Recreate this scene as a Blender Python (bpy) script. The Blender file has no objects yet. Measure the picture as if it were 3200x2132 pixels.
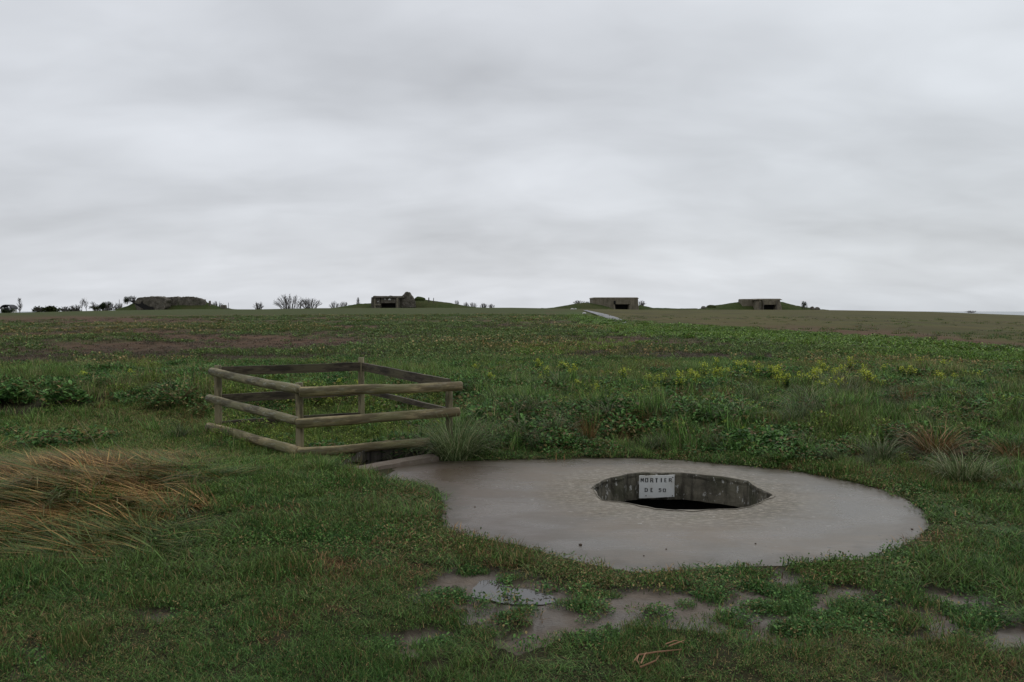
import bpy, bmesh, math, random
import numpy as np
from mathutils import Vector, Matrix, Euler
R = math.radians
random.seed(7)
rng = np.random.default_rng(11)
scene = bpy.context.scene
COL = scene.collection

# ------------------------------------------------------------------ camera
FPX, CU, CV, HOR, EYE = 2560.0, 1600.0, 1066.0, 961.0, 1.6
PITCH = math.atan((CV - HOR) / FPX)
cam_d = bpy.data.cameras.new('camera'); cam = bpy.data.objects.new('camera', cam_d); COL.objects.link(cam)
cam_d.sensor_width = 36; cam_d.lens = 36 * FPX / 3200; cam_d.clip_start = .05; cam_d.clip_end = 60000
cam.location = (0, 0, EYE); cam.rotation_euler = (R(90) - PITCH, 0, 0)
scene.camera = cam
vs = scene.view_settings; vs.view_transform = 'Standard'; vs.look = 'None'; vs.exposure = .14; vs.gamma = 1

def ray(u, v):
    a = (u - CU) / FPX; b = (CV - v) / FPX; c, s = math.cos(PITCH), math.sin(PITCH)
    return Vector((a, c + b * s, -s + b * c))
def at(u, v, Y):
    r = ray(u, v); return Vector((0, 0, EYE)) + r * (Y / r.y)
def G0(u, v, z=0.0):
    r = ray(u, v); return Vector((0, 0, EYE)) + r * ((z - EYE) / r.z)

# ------------------------------------------------------------------ numpy value noise
def _h(ix, iy, s):
    n = (ix * 374761393 + iy * 668265263 + s * 1442695041) & 0xffffffff
    n = ((n ^ (n >> 13)) * 1274126177) & 0xffffffff
    return ((n ^ (n >> 16)) & 0xffff) / 65535.0
def vnoise(x, y, s=0):
    x = np.asarray(x, float); y = np.asarray(y, float)
    ix = np.floor(x).astype(np.int64); iy = np.floor(y).astype(np.int64)
    fx = x - ix; fy = y - iy; fx = fx*fx*(3-2*fx); fy = fy*fy*(3-2*fy)
    a = _h(ix, iy, s); b = _h(ix+1, iy, s); c = _h(ix, iy+1, s); d = _h(ix+1, iy+1, s)
    return a*(1-fx)*(1-fy) + b*fx*(1-fy) + c*(1-fx)*fy + d*fx*fy
def fbm(x, y, s=0, o=4):
    r = 0; a = .5; t = 0
    for k in range(o):
        r = r + a * vnoise(np.asarray(x)*2**k, np.asarray(y)*2**k, s+k*17); t += a; a *= .5
    return r / t
def sstep(a, b, x):
    t = np.clip((np.asarray(x, float) - a) / (b - a), 0, 1); return t*t*(3-2*t)

# ------------------------------------------------------------------ outlines
def chaikin(p, n=2):
    for _ in range(n):
        q = []
        for i in range(len(p)):
            a, b = p[i], p[(i+1) % len(p)]
            q += [a*.75+b*.25, a*.25+b*.75]
        p = q
    return p
slab_px = [(1150,1492),(1215,1466),(1330,1441),(1480,1439),(1700,1437),(1900,1432),(2100,1436),(2250,1450),(2400,1462),(2550,1483),
 (2700,1515),(2800,1545),(2872,1585),(2905,1625),(2885,1668),(2835,1703),(2780,1730),(2700,1754),(2600,1750),(2560,1754),(2400,1771),
 (2200,1773),(2100,1785),(2000,1792),(1900,1775),(1800,1755),(1650,1712),(1500,1680),(1405,1658),(1381,1640),(1380,1600),(1377,1540),(1360,1520),(1300,1512),(1200,1504)]
slab_w = [G0(*p) for p in slab_px]
slab_s = chaikin(slab_w, 1)
hole_px = [(1848,1525),(1885,1500),(1960,1481),(2010,1477),(2130,1478),(2260,1490),(2335,1504),(2415,1549),(2350,1580),(2300,1590),(2200,1593),(2110,1595),(2050,1590),(1960,1573),(1882,1562)]
hole_w = [G0(*p) for p in hole_px]
def refine(poly, step, amp, s):
    out = []
    for i in range(len(poly)):
        a, b = poly[i], poly[(i+1) % len(poly)]; L = (b-a).length; n = max(1, int(L/step))
        nrm = Vector((-(b-a).y, (b-a).x, 0)).normalized()
        for k in range(n):
            p = a.lerp(b, k/n); out.append(p + nrm * (float(fbm(p.x*9, p.y*9, s, 3))-.5)*amp)
    return out
slab_e = refine(slab_s, .05, .06, 3)
hole_e = refine(hole_w, .04, .05, 5)
def poly_arr(p): return np.array([(q[0], q[1]) for q in p])
SL, HO = poly_arr(slab_s), poly_arr(hole_w)
def sdist(poly, x, y):
    x = np.asarray(x, float); y = np.asarray(y, float)
    d = np.full(x.shape, 1e9); ins = np.zeros(x.shape, bool)
    for i in range(len(poly)):
        ax, ay = poly[i]; bx, by = poly[(i+1) % len(poly)]
        ex, ey = bx-ax, by-ay; t = np.clip(((x-ax)*ex+(y-ay)*ey)/(ex*ex+ey*ey+1e-12), 0, 1)
        d = np.minimum(d, np.hypot(x-ax-t*ex, y-ay-t*ey))
        c = ((ay > y) != (by > y)) & (x < (bx-ax)*(y-ay)/((by-ay) if by != ay else 1e-12)+ax); ins ^= c
    return np.where(ins, -d, d)
N1, N2 = G0(1035, 1484), G0(1352, 1436)
TR = [N1, N2, N2 + Vector((.03, .72, 0)), N1 + Vector((.12, 1.22, 0))]
TRA = poly_arr(TR)

# ------------------------------------------------------------------ terrain height
_ku = [-400, 0, 300, 600, 800, 1000, 1600, 1760, 2000, 2300, 2560, 2900, 3200, 3500]
_kv = [978, 976, 970.5, 966.5, 967, 963.5, 962, 965, 968, 968, 968.5, 973, 982, 990]
_ka = [-math.pi] + [math.atan((u-CU)/FPX) for u in _ku] + [math.pi]
_ke = [-.004] + [(HOR-v)/FPX for v in _kv] + [-.004]
Hump = G0(250, 1560)
def height(x, y):
    x = np.asarray(x, float); y = np.asarray(y, float)
    d = np.hypot(x, y); a = np.arctan2(x, y); e = np.interp(a, _ka, _ke)
    zc = EYE + e*240
    z = np.where(d < 240, np.maximum(0, d-12)/228*zc, EYE + e*np.minimum(d, 340))
    z = z - np.maximum(0, d-340)*.012 - sstep(1000, 1080, d)*60
    sd = sdist(SL, x, y)
    out = sstep(.0, .5, sd)
    z = z + out*.02 - .002
    penf = sstep(-.2, -.9, x)*sstep(13.5, 11.8, y)
    z = z + .19*sstep(.1, 2.4, sd)*sstep(8.6, 10.5, y)*(1-sstep(40, 120, d))*(1-penf)
    z = z + .24*np.exp(-(((x-Hump.x)/1.3)**2 + ((y-Hump.y)/1.1)**2))
    z = z + (fbm(x*1.1, y*1.1, 21)-.5)*(.09-.08*penf)*out*(1-sstep(60, 150, d)) - .11*sstep(-.2, -.9, x)*sstep(15, 12, y)*sstep(8.3, 8.9, y) + (fbm(x*5, y*5, 31, 2)-.5)*.02*out*(1-sstep(20, 60, d))
    z = z + (fbm(x*.12, y*.12, 41, 3)-.5)*.35*sstep(16, 40, d)*(1-sstep(60, 150, d))
    z = z - .035*mudmask(x, y)*(1-sstep(12, 20, d))
    z = np.where(sd < -.12, np.minimum(z, -.12), z)
    return z
def uv_of(x, y, z):
    c, s = math.cos(PITCH), math.sin(PITCH); zz = z-EYE; dep = y*c - zz*s; dep = np.where(dep < .05, .05, dep)
    return CU + FPX*x/dep, CV - FPX*(y*s+zz*c)/dep
# bare muddy ground beside the slab (segments, half width in m)
_m = [((1330,1850),(1500,1868),.16),((1420,1830),(1720,1905),.22),((1500,1900),(1560,1955),.12),((1640,1900),(1920,1915),.24),
 ((1900,1880),(2120,1905),.22),((1640,1985),(1700,1960),.10),((2240,1905),(2420,1885),.20),((2380,1880),(2680,1870),.26),((2660,1850),(2560,1905),.24),((2420,1900),(2700,1885),.34),((2000,1890),(2200,1915),.3),((2750,1905),(2900,1935),.24),
 ((2650,1880),(2760,1900),.14),((2860,1850),(3060,1870),.17),((2880,1915),(2990,1930),.15),((3130,1950),(3260,1985),.16),((1200,2000),(1240,2030),.08),
 ((1340,1990),(1390,1980),.09),((1420,1870),(1530,1945),.12),((2480,1985),(2560,1965),.12),
 ((770,1672),(830,1678),.10),((1130,1850),(1200,1838),.07),((470,1910),(560,1925),.07),((100,2060),(130,2110),.08),((2760,1990),(2850,1985),.1),((2740,1968),(2690,1990),.12)]
_ms = [(G0(*a), G0(*b), w) for a, b, w in _m]
def mudmask(x, y):
    x = np.asarray(x, float); y = np.asarray(y, float); r = np.zeros(x.shape)
    for a, b, w in _ms:
        ex, ey = b.x-a.x, b.y-a.y; t = np.clip(((x-a.x)*ex+(y-a.y)*ey)/(ex*ex+ey*ey), 0, 1)
        d = np.hypot(x-a.x-t*ex, y-a.y-t*ey); r = np.maximum(r, 1.3-d/(w*1.45))
    n = fbm(x*4.2, y*5.2, 51, 4)
    return sstep(.36, .52, np.where((uv_of(x, y, x*0)[0] < 1740) & (uv_of(x, y, x*0)[0] > 1450) & (uv_of(x, y, x*0)[1] > 1818) & (uv_of(x, y, x*0)[1] < 1895), r+.35, r) + .02 + (n-.5)*2.6) * (r > 0)
def Gt(u, v):
    z = 0.0
    for _ in range(12):
        p = G0(u, v, z); z = .5*z + .5*float(height(p.x, p.y))
    p = G0(u, v, z); return Vector((p.x, p.y, float(height(p.x, p.y))))
# colour zones of the open field, authored on the ground
def zones(x, y, z):
    u, v = uv_of(x, y, z)
    d = np.hypot(x, y)
    w = 1-sstep(.7, 1.1, np.abs(np.arctan2(x, y)))
    edge = np.interp(u, [1700, 1800, 1930, 2000, 2200, 2500, 2800, 3200, 3600], [962, 966, 1000, 1006, 1020, 1040, 1056, 1092, 1130])
    n = (fbm(x*.35, y*.35, 61)-.5)
    bare = sstep(-2, 3, edge - v + n*8) * (u > 1800) * w
    strip = np.exp(-((v-(edge+22+n*10))/ (17+(u-1900)*.012).clip(10))**2)*sstep(1700, 1830, u)*w
    def blob(cu, cv, ru, rv): return np.exp(-(((u-cu)/ru)**2+((v-cv)/rv)**2))
    br = 1.1*blob(250, 1000, 650, 12) + .9*blob(420, 1100, 140, 16) + .7*blob(700, 1140, 300, 40) + .6*blob(250, 1170, 200, 25)+ .95*blob(2080, 1055, 190, 13) + .5*blob(1750, 1080, 200, 30) + .5*blob(900, 1060, 300, 25) + .8*blob(2330, 1075, 160, 12) + .5*blob(3150, 1060, 200, 30)
    br = br*w + (fbm(x*.22+3, y*.22, 71, 4)-.47)*2.4*sstep(16, 24, d)
    br = br + .14*sstep(1185, 1160, v)*sstep(1010, 1030, v)*w + .2*sstep(1500, 900, u)*sstep(1215, 1165, v)*sstep(1015, 1040, v)*w - .9*sstep(988, 978, v)*(u < 1700)*w
    br = np.clip(br, 0, 1)*(1-strip.clip(0, 1))*(1-bare)*sstep(13, 18, d) + bare*sstep(2100, 2700, u)*sstep(30, 8, (edge-v) + n*16)*1.
    return bare.clip(0, 1), strip.clip(0, 1), br

# ------------------------------------------------------------------ node helpers
class NT:
    def __init__(s, tree): s.t = tree; s.n = tree.nodes; s.l = tree.links
    def node(s, kind, **kw):
        n = s.n.new(kind)
        for k, v in kw.items(): setattr(n, k, v)
        return n
    def put(s, sock, val):
        if val is None: return
        if isinstance(val, bpy.types.NodeSocket): s.l.new(val, sock)
        else: sock.default_value = val
    def math(s, op, a, b=None, c=None, clamp=False):
        n = s.node('ShaderNodeMath', operation=op, use_clamp=clamp); s.put(n.inputs[0], a)
        if b is not None: s.put(n.inputs[1], b)
        if c is not None: s.put(n.inputs[2], c)
        return n.outputs[0]
    def mix(s, f, a, b, blend='MIX'):
        n = s.node('ShaderNodeMix', data_type='RGBA', blend_type=blend); s.put(n.inputs[0], f)
        s.put(n.inputs[6], (*a, 1) if isinstance(a, tuple) else a); s.put(n.inputs[7], (*b, 1) if isinstance(b, tuple) else b); return n.outputs[2]
    def ramp(s, f, a, b, lo=0., hi=1.):
        n = s.node('ShaderNodeMapRange', interpolation_type='SMOOTHSTEP'); s.put(n.inputs[0], f); s.put(n.inputs[1], a); s.put(n.inputs[2], b); s.put(n.inputs[3], lo); s.put(n.inputs[4], hi); return n.outputs[0]
    def noise(s, vec, scale, detail=4, rough=.55, dist=0.):
        n = s.node('ShaderNodeTexNoise'); s.put(n.inputs['Vector'], vec); n.inputs['Scale'].default_value = scale; n.inputs['Detail'].default_value = detail
        n.inputs['Roughness'].default_value = rough; n.inputs['Distortion'].default_value = dist; return n.outputs[0]
    def vscale(s, vec, v):
        n = s.node('ShaderNodeVectorMath', operation='MULTIPLY'); s.put(n.inputs[0], vec); n.inputs[1].default_value = v; return n.outputs[0]
    def pos(s): return s.node('ShaderNodeNewGeometry').outputs['Position']
    def objc(s): return s.node('ShaderNodeTexCoord').outputs['Object']
    def attr(s, name): return s.node('ShaderNodeAttribute', attribute_name=name)
def mat(name):
    m = bpy.data.materials.new(name); m.use_nodes = True; t = NT(m.node_tree); b = m.node_tree.nodes['Principled BSDF']
    return m, t, b
def bump(t, b, h, dist=.01, strength=.5):
    n = t.node('ShaderNodeBump'); t.put(n.inputs['Height'], h); n.inputs['Distance'].default_value = dist; n.inputs['Strength'].default_value = strength
    t.l.new(n.outputs[0], b.inputs['Normal'])
def ml(c, k): return (c[0]*k, c[1]*k, c[2]*k)

# ------------------------------------------------------------------ materials
def leaf_mat(name, c1, c2, c3, dry=(.16,.11,.05), dryamt=.1, patch=1.3, trans=.25, rough=.55, gain=1.0):
    """c1..c3 greens mixed by per-blade value, world patches and dry blades"""
    m, t, b = mat(name); c1, c2, c3, dry = [ml(c, gain) for c in (c1, c2, c3, dry)]
    rv = t.attr('rv').outputs['Fac']; tv = t.attr('tv').outputs['Fac']
    oi = t.node('ShaderNodeObjectInfo').outputs['Random']
    p = t.pos(); n1 = t.noise(p, patch, 3); n2 = t.noise(p, patch*.23, 3)
    c = t.mix(t.ramp(n1, .35, .65), c1, c2)
    c = t.mix(t.math('MULTIPLY', t.ramp(rv, .3, 1.), .7), c, c3)
    n3 = t.ramp(n2, .45, .7)
    f = t.math('ADD', t.math('MULTIPLY', n3, .35), t.math('ADD', dryamt, t.math('MULTIPLY', oi, .12)))
    isdry = t.math('LESS_THAN', t.math('FRACT', t.math('MULTIPLY', rv, 7.31)), f)
    c = t.mix(t.math('MULTIPLY', isdry, .85), c, dry)
    c = t.mix(t.ramp(tv, .6, 1., 0, .22), c, dry)
    hs = t.node('ShaderNodeHueSaturation'); t.put(hs.inputs['Value'], t.math('ADD', .55, t.math('MULTIPLY', t.math('POWER', rv, 2.), 1.25))); t.put(hs.inputs['Color'], c)
    c = hs.outputs[0]
    t.put(b.inputs['Base Color'], c); b.inputs['Roughness'].default_value = rough; b.inputs['Specular IOR Level'].default_value = .14
    tr = t.node('ShaderNodeBsdfTranslucent'); t.put(tr.inputs[0], c); mx = t.node('ShaderNodeMixShader'); mx.inputs[0].default_value = trans
    t.l.new(b.outputs[0], mx.inputs[1]); t.l.new(tr.outputs[0], mx.inputs[2]); t.l.new(mx.outputs[0], t.n['Material Output'].inputs[0])
    return m
GA = 1.6
M = {}
M['turf'] = leaf_mat('turf grass', (.034,.082,.018), (.050,.084,.018), (.068,.122,.030), dryamt=.03, gain=GA*1.05)
M['lawn'] = leaf_mat('lawn grass', (.055,.125,.024), (.082,.130,.026), (.12,.175,.045), dryamt=.03, gain=GA)
M['bank'] = leaf_mat('bank grass', (.040,.102,.020), (.068,.112,.024), (.100,.160,.042), dry=(.17,.13,.07), dryamt=.07, patch=.8, gain=GA)
M['weed'] = leaf_mat('weed leaf', (.036,.092,.022), (.050,.112,.028), (.080,.145,.040), dryamt=.0, gain=GA)
M['lime'] = leaf_mat('lime leaf', (.085,.140,.025), (.12,.17,.03), (.17,.20,.04), dryamt=.0, gain=GA)
M['straw'] = leaf_mat('straw', (.22,.115,.045), (.16,.085,.034), (.32,.21,.10), dry=(.07,.10,.025), dryamt=.15, gain=1)
M['long'] = leaf_mat('long grass', (.060,.125,.026), (.095,.135,.032), (.17,.19,.065), dry=(.24,.13,.045), dryamt=.10, patch=1.6, gain=1)
M['tuss'] = leaf_mat('tussock grass', (.060,.115,.035), (.090,.135,.050), (.17,.20,.11), dry=(.22,.19,.12), dryamt=.08, gain=1)
M['pale'] = leaf_mat('pale tussock', (.085,.15,.042), (.12,.17,.058), (.22,.26,.13), dry=(.28,.25,.15), dryamt=.10)
M['crop'] = leaf_mat('crop', (.036,.074,.018), (.052,.082,.022), (.074,.106,.032), dryamt=.05, patch=.25, gain=GA)
M['cropb'] = leaf_mat('crop bright', (.060,.135,.018), (.085,.145,.026), (.12,.18,.036), dryamt=.02, patch=.25, gain=GA)
M['deadcrop'] = leaf_mat('dead stalks', (.095,.062,.045), (.075,.055,.038), (.14,.10,.075), dry=(.06,.075,.03), dryamt=.15, patch=.25, gain=1)
def simple(name, c, rough=.6, c2=None, sc=3., bd=0., spec=.3):
    m, t, b = mat(name); p = t.objc()
    n = t.noise(p, sc, 5)
    t.put(b.inputs['Base Color'], t.mix(t.ramp(n, .35, .65), c, c2 or ml(c, .6))); b.inputs['Roughness'].default_value = rough; b.inputs['Specular IOR Level'].default_value = spec
    if bd: bump(t, b, t.noise(p, sc*3, 6), bd, .7)
    return m
M['petal'] = simple('yellow petal', (.50,.52,.04), .6, (.38,.46,.04), 20)
M['bark'] = simple('bark', (.055,.045,.038), .9, (.10,.09,.08), 2)
M['twig'] = simple('twig', (.12,.11,.105), .9, (.17,.16,.155), 1)
M['darkleaf'] = simple('dark foliage', (.030,.045,.018), .8, (.05,.07,.025), 1)
M['white'] = simple('white paint', (.62,.62,.60), .6, (.5,.5,.47), 2)
M['darkroof'] = simple('dark roof', (.035,.035,.04), .6, (.05,.05,.055), 2)
M['iron'] = simple('rusted bolt', (.03,.024,.02), .6, (.07,.04,.02), 40)
M['ink'] = simple('black letter paint', (.018,.018,.02), .5, (.03,.03,.03), 30)
M['stone'] = simple('stone', (.10,.09,.08), .8, (.16,.15,.13), 8, .01)
M['flint'] = simple('pale stone', (.62,.62,.60), .8, (.42,.40,.37), 2, .02)
M['reddry'] = leaf_mat('dry reddish branch', (.30,.16,.09), (.24,.13,.07), (.36,.22,.13), dryamt=0, gain=1)

# ground
m, t, b = mat('ground soil'); M['ground'] = m
p = t.pos(); mud = t.attr('mud').outputs['Fac']; bare = t.attr('bare').outputs['Fac']; strip = t.attr('strip').outputs['Fac']; brown = t.attr('brown').outputs['Fac']; wet = t.attr('wet').outputs['Fac']; far = t.attr('far').outputs['Fac']
nf = t.noise(p, 14, 6, .7); nm = t.noise(p, 2.2, 5); nl = t.noise(p, .25, 4); nr = t.noise(t.vscale(p, (.6, 1.6, 1)), 1.6, 6, .75)
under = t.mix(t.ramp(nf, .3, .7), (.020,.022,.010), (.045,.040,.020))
soil = t.mix(t.ramp(nf, .3, .7), (.085,.062,.042), (.140,.107,.078)); soil = t.mix(t.ramp(nm, .35, .7), soil, (.100,.085,.070)); soil = t.mix(t.ramp(t.noise(p, 30, 5, .7), .55, .7, 0, .6), soil, (.030,.024,.018))
green = t.mix(t.ramp(nr, .35, .65), (.036,.056,.014), (.074,.090,.026)); green = t.mix(t.ramp(nl, .3, .7, 0, .7), green, (.070,.072,.028))
brn = t.mix(t.ramp(nr, .35, .65), (.085,.047,.028), (.130,.078,.048))
barec = t.mix(t.ramp(t.noise(t.vscale(p, (.04, .2, 1)), 1., 4), .35, .65), (.078,.080,.024), (.108,.086,.034)); barec = t.mix(t.ramp(t.noise(t.vscale(p, (.25, .05, 1)), 1., 5, .7), .42, .62, 0, .6), barec, (.055,.045,.022)); barec = t.mix(t.ramp(t.noise(t.vscale(p, (.02, .35, 1)), 1., 4, .7), .45, .65, 0, .5), barec, (.070,.080,.024))
strc = t.mix(t.ramp(nr, .35, .65), (.050,.095,.020), (.075,.105,.028))
farc = t.mix(brown, green, brn); farc = t.mix(strip, farc, strc); farc = t.mix(bare, farc, barec); farc = t.mix(t.math('MULTIPLY', t.math('MULTIPLY', bare, brown), .9), farc, brn)
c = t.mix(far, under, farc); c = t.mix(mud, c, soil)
t.put(b.inputs['Base Color'], c)
t.put(b.inputs['Roughness'], t.math('SUBTRACT', .95, t.math('MULTIPLY', mud, t.ramp(nm, .4, .65, .2, .6)))); t.put(b.inputs['Specular IOR Level'], t.math('ADD', .1, t.math('MULTIPLY', mud, .35)))
bump(t, b, t.math('ADD', nf, t.math('MULTIPLY', nr, 2.)), .02, .8)

# concrete slab
m, t, b = mat('wet concrete'); M['slab'] = m
p = t.pos(); hc = hole_c = sum(hole_w, Vector())/len(hole_w)
sv = t.node('ShaderNodeVectorMath', operation='SUBTRACT'); t.put(sv.inputs[0], p); sv.inputs[1].default_value = hc
ln = t.node('ShaderNodeVectorMath', operation='LENGTH'); t.l.new(t.vscale(sv.outputs[0], (1/.86, 1/.86, 0)), ln.inputs[0]); hd = ln.outputs['Value']
big = t.noise(t.vscale(p, (.6, 1.0, 1)), 1.0, 4, .5, .6); st = t.noise(t.vscale(p, (1.0, 16, 1)), 3., 5, .7); fine = t.noise(p, 60, 5, .7); mid = t.noise(p, 5, 6, .65)
c = t.mix(t.ramp(big, .35, .65), (.108,.091,.066), (.142,.103,.062))
c = t.mix(t.ramp(st, .35, .75, 0, .55), c, (.085,.076,.066))
c = t.mix(t.ramp(fine, .4, .75, 0, .35), c, (.165,.150,.132))
c = t.mix(t.ramp(mid, .5, .8, 0, .45), c, (.088,.082,.070))
# brown mud washed over the narrow left end
px_ = t.node('ShaderNodeSeparateXYZ'); t.l.new(p, px_.inputs[0])
lm = t.math('MULTIPLY', t.ramp(t.math('ADD', px_.outputs[0], t.math('MULTIPLY', big, 1.6)), 1.6, .1), .85)
c = t.mix(lm, c, (.095,.068,.050))
be = t.math('MULTIPLY', t.ramp(t.math('ADD', px_.outputs[1], t.math('MULTIPLY', mid, .5)), 8.2, 8.75), .7)
c = t.mix(be, c, (.085,.070,.052))
# weathered, flaked skin round the pit mouth
ed = t.ramp(t.math('ADD', hd, t.math('MULTIPLY', t.noise(p, 3, 4), .45)), 1.22, 1.85, 1., 0.)
fl = t.ramp(t.noise(t.vscale(p, (1, 2.2, 1)), 16, 5, .7), .46, .60)
c = t.mix(t.math('MULTIPLY', ed, .35), c, (.17,.155,.115))
c = t.mix(t.math('MULTIPLY', t.math('MULTIPLY', ed, fl), .8), c, (.30,.265,.21))
sp = t.ramp(t.noise(t.vscale(p, (1, 1.8, 1)), 14, 3, .6), .66, .70)
c = t.mix(t.math('MULTIPLY', sp, t.ramp(hd, 2.4, 1.1, 0, 1.)), c, (.36,.34,.31))
moss = t.ramp(t.noise(p, 7, 5), .55, .7); c = t.mix(t.math('MULTIPLY', moss, t.math('MULTIPLY', ed, .4)), c, (.10,.10,.05))
ea = t.attr('edge').outputs['Fac']; c = t.mix(t.math('MULTIPLY', t.ramp(t.math('ADD', ea, t.math('MULTIPLY', t.math('SUBTRACT', mid, .5), 1.6)), .25, .75), .8), c, (.070,.055,.036))
vor = t.node('ShaderNodeTexVoronoi'); vor.inputs['Scale'].default_value = 3.1; t.l.new(p, vor.inputs[0])
pit = t.math('LESS_THAN', vor.outputs['Distance'], .045); c = t.mix(t.math('MULTIPLY', pit, .8), c, (.05,.045,.04))
t.put(b.inputs['Base Color'], c)
ro = t.ramp(t.noise(t.vscale(p, (.8, 1.4, 1)), 1.6, 4), .4, .62, .24, .42); t.put(b.inputs['Roughness'], t.math('ADD', ro, t.math('MULTIPLY', ed, .3), clamp=True)); b.inputs['Specular IOR Level'].default_value = .38
bump(t, b, t.math('ADD', t.math('MULTIPLY', fine, .3), t.math('ADD', mid, t.math('MULTIPLY', t.math('MULTIPLY', ed, fl), 1.2))), .012, .35)

def old_concrete(name, a, bb, streak=.5, spots=.5, sc=1., moss=.3):
    m, t, b = mat(name); p = t.pos(); ps = t.vscale(p, (sc, sc, sc)); pv = t.vscale(p, (sc, sc, sc*.12))
    n = t.noise(ps, 3, 6, .65); s = t.noise(pv, 14, 5, .65); f = t.noise(ps, 26, 5, .7)
    c = t.mix(t.ramp(n, .35, .65), a, bb); c = t.mix(t.math('MULTIPLY', t.ramp(s, .42, .65), streak), c, ml(a, .45))
    c = t.mix(t.math('MULTIPLY', t.ramp(t.noise(ps, 1.7, 4), .5, .7), moss), c, (.045,.05,.022))
    c = t.mix(t.math('MULTIPLY', t.ramp(t.noise(t.vscale(p, (sc, sc, sc*.6)), 22, 4, .65), .59, .65), spots), c, (.45,.44,.40))
    t.put(b.inputs['Base Color'], c); b.inputs['Roughness'].default_value = .85; b.inputs['Specular IOR Level'].default_value = .25
    bump(t, b, t.math('ADD', s, t.math('ADD', n, f)), .012/sc, .8); return m
M['pitwall'] = old_concrete('pit wall concrete', (.060,.054,.040), (.19,.17,.125), .75, .95, 1., .55)
M['rim'] = old_concrete('worn rim', (.22,.195,.155), (.30,.27,.22), .3, .2)
M['chamber'] = simple('concrete in painted shade', (.035,.030,.027), .9, (.02,.02,.02), 3)  # near-black colour puts the shade of chamber and trench floor into the concrete
M['kerb'] = old_concrete('muddy kerb', (.13,.10,.075), (.17,.14,.11), .2, .1)
M['bunker'] = old_concrete('bunker concrete', (.150,.130,.090), (.215,.185,.135), .6, .25, .22, .4)
M['ruin'] = old_concrete('ruined concrete', (.095,.082,.066), (.16,.14,.11), .5, .5, .25, .45)
M['black'] = simple('painted shade black', (.02,.018,.017), .95)  # near-black colour painted as the shade inside gun ports, notch and hollow
m, t, b = mat('planks'); M['planks'] = m
p = t.pos(); w = t.node('ShaderNodeTexWave'); w.inputs['Scale'].default_value = 2.6; w.inputs['Distortion'].default_value = .6; t.l.new(p, w.inputs[0])
s = t.noise(t.vscale(p, (1, 1, .08)), 30, 4); c = t.mix(s, (.045,.036,.028), (.13,.115,.095)); c = t.mix(t.ramp(w.outputs[1], .0, .18, .8, 0), c, (.015,.012,.01))
t.put(b.inputs['Base Color'], c); b.inputs['Roughness'].default_value = .8; bump(t, b, t.math('ADD', s, w.outputs[1]), .01, .5)

def wood(name, a, bb, mossc=(.085,.095,.035), mossamt=.7, lich=.5):
    m, t, b = mat(name); p = t.objc()
    g = t.noise(t.vscale(p, (1.2, 22, 22)), 1.6, 5, .65); p = t.vscale(p, (.28, 1.3, 1.3)); n = t.noise(p, 5, 5, .6); l = t.noise(p, 22, 5, .7)
    c = t.mix(t.ramp(g, .3, .7), a, bb); c = t.mix(t.ramp(g, .62, .72, 0, .7), c, ml(a, .3))
    c = t.mix(t.math('MULTIPLY', t.ramp(n, .42, .62), mossamt), c, mossc)
    c = t.mix(t.math('MULTIPLY', t.math('MULTIPLY', t.ramp(l, .52, .62), t.ramp(t.noise(p, 1.6, 3), .42, .6)), lich), c, (.33,.33,.27))
    c = t.mix(t.math('MULTIPLY', t.ramp(t.noise(p, 7, 5, .7), .48, .62), .75), c, ml(a, .25))
    t.put(b.inputs['Base Color'], c); b.inputs['Roughness'].default_value = .75; b.inputs['Specular IOR Level'].default_value = .3
    bump(t, b, t.math('ADD', t.math('MULTIPLY', g, 1.5), l), .008, .8); return m
M['rail'] = wood('weathered round wood', (.30,.23,.115), (.46,.37,.21))
M['post'] = wood('weathered post wood', (.20,.17,.095), (.28,.24,.145), mossamt=.4, lich=.2)
M['board'] = wood('dark wet board', (.070,.052,.036), (.105,.082,.055), mossamt=.3, lich=.05)
M['oldrail'] = wood('lichened wood', (.22,.185,.10), (.34,.29,.18), mossamt=.55, lich=.95)
m, t, b = mat('sign enamel'); M['sign'] = m
p = t.pos(); n = t.noise(p, 9, 5); t.put(b.inputs['Base Color'], t.mix(t.ramp(n, .45, .75, 0, .6), (.66,.66,.63), (.46,.43,.36))); b.inputs['Roughness'].default_value = .45
m, t, b = mat('water'); M['water'] = m
b.inputs['Base Color'].default_value = (.06,.055,.05,1); b.inputs['Roughness'].default_value = .05; b.inputs['IOR'].default_value = 1.5
bump(t, b, t.noise(t.pos(), 14, 3), .002, .25)
m, t, b = mat('sea water'); M['sea'] = m
b.inputs['Base Color'].default_value = (.11,.15,.17,1); b.inputs['Roughness'].default_value = .25
m, t, b = mat('wet track'); M['track'] = m
p = t.pos(); n = t.noise(t.vscale(p, (1., .12, 1)), 1.3, 5, .7); t.put(b.inputs['Base Color'], t.mix(t.ramp(n, .35, .65), (.08,.08,.085), (.16,.155,.16))); t.put(b.inputs['Roughness'], t.ramp(n, .4, .6, .3, .7))
m, t, b = mat('mound grass'); M['mound'] = m
p = t.pos(); n = t.noise(p, 1.2, 6, .7); n2 = t.noise(p, .15, 4)
c = t.mix(t.ramp(n, .3, .7), (.030,.048,.014), (.060,.075,.024)); c = t.mix(t.ramp(n2, .45, .65, 0, .6), c, (.070,.068,.030)); t.put(b.inputs['Base Color'], c); b.inputs['Roughness'].default_value = 1; b.inputs['Specular IOR Level'].default_value = .05
bump(t, b, n, .4, .8)

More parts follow.
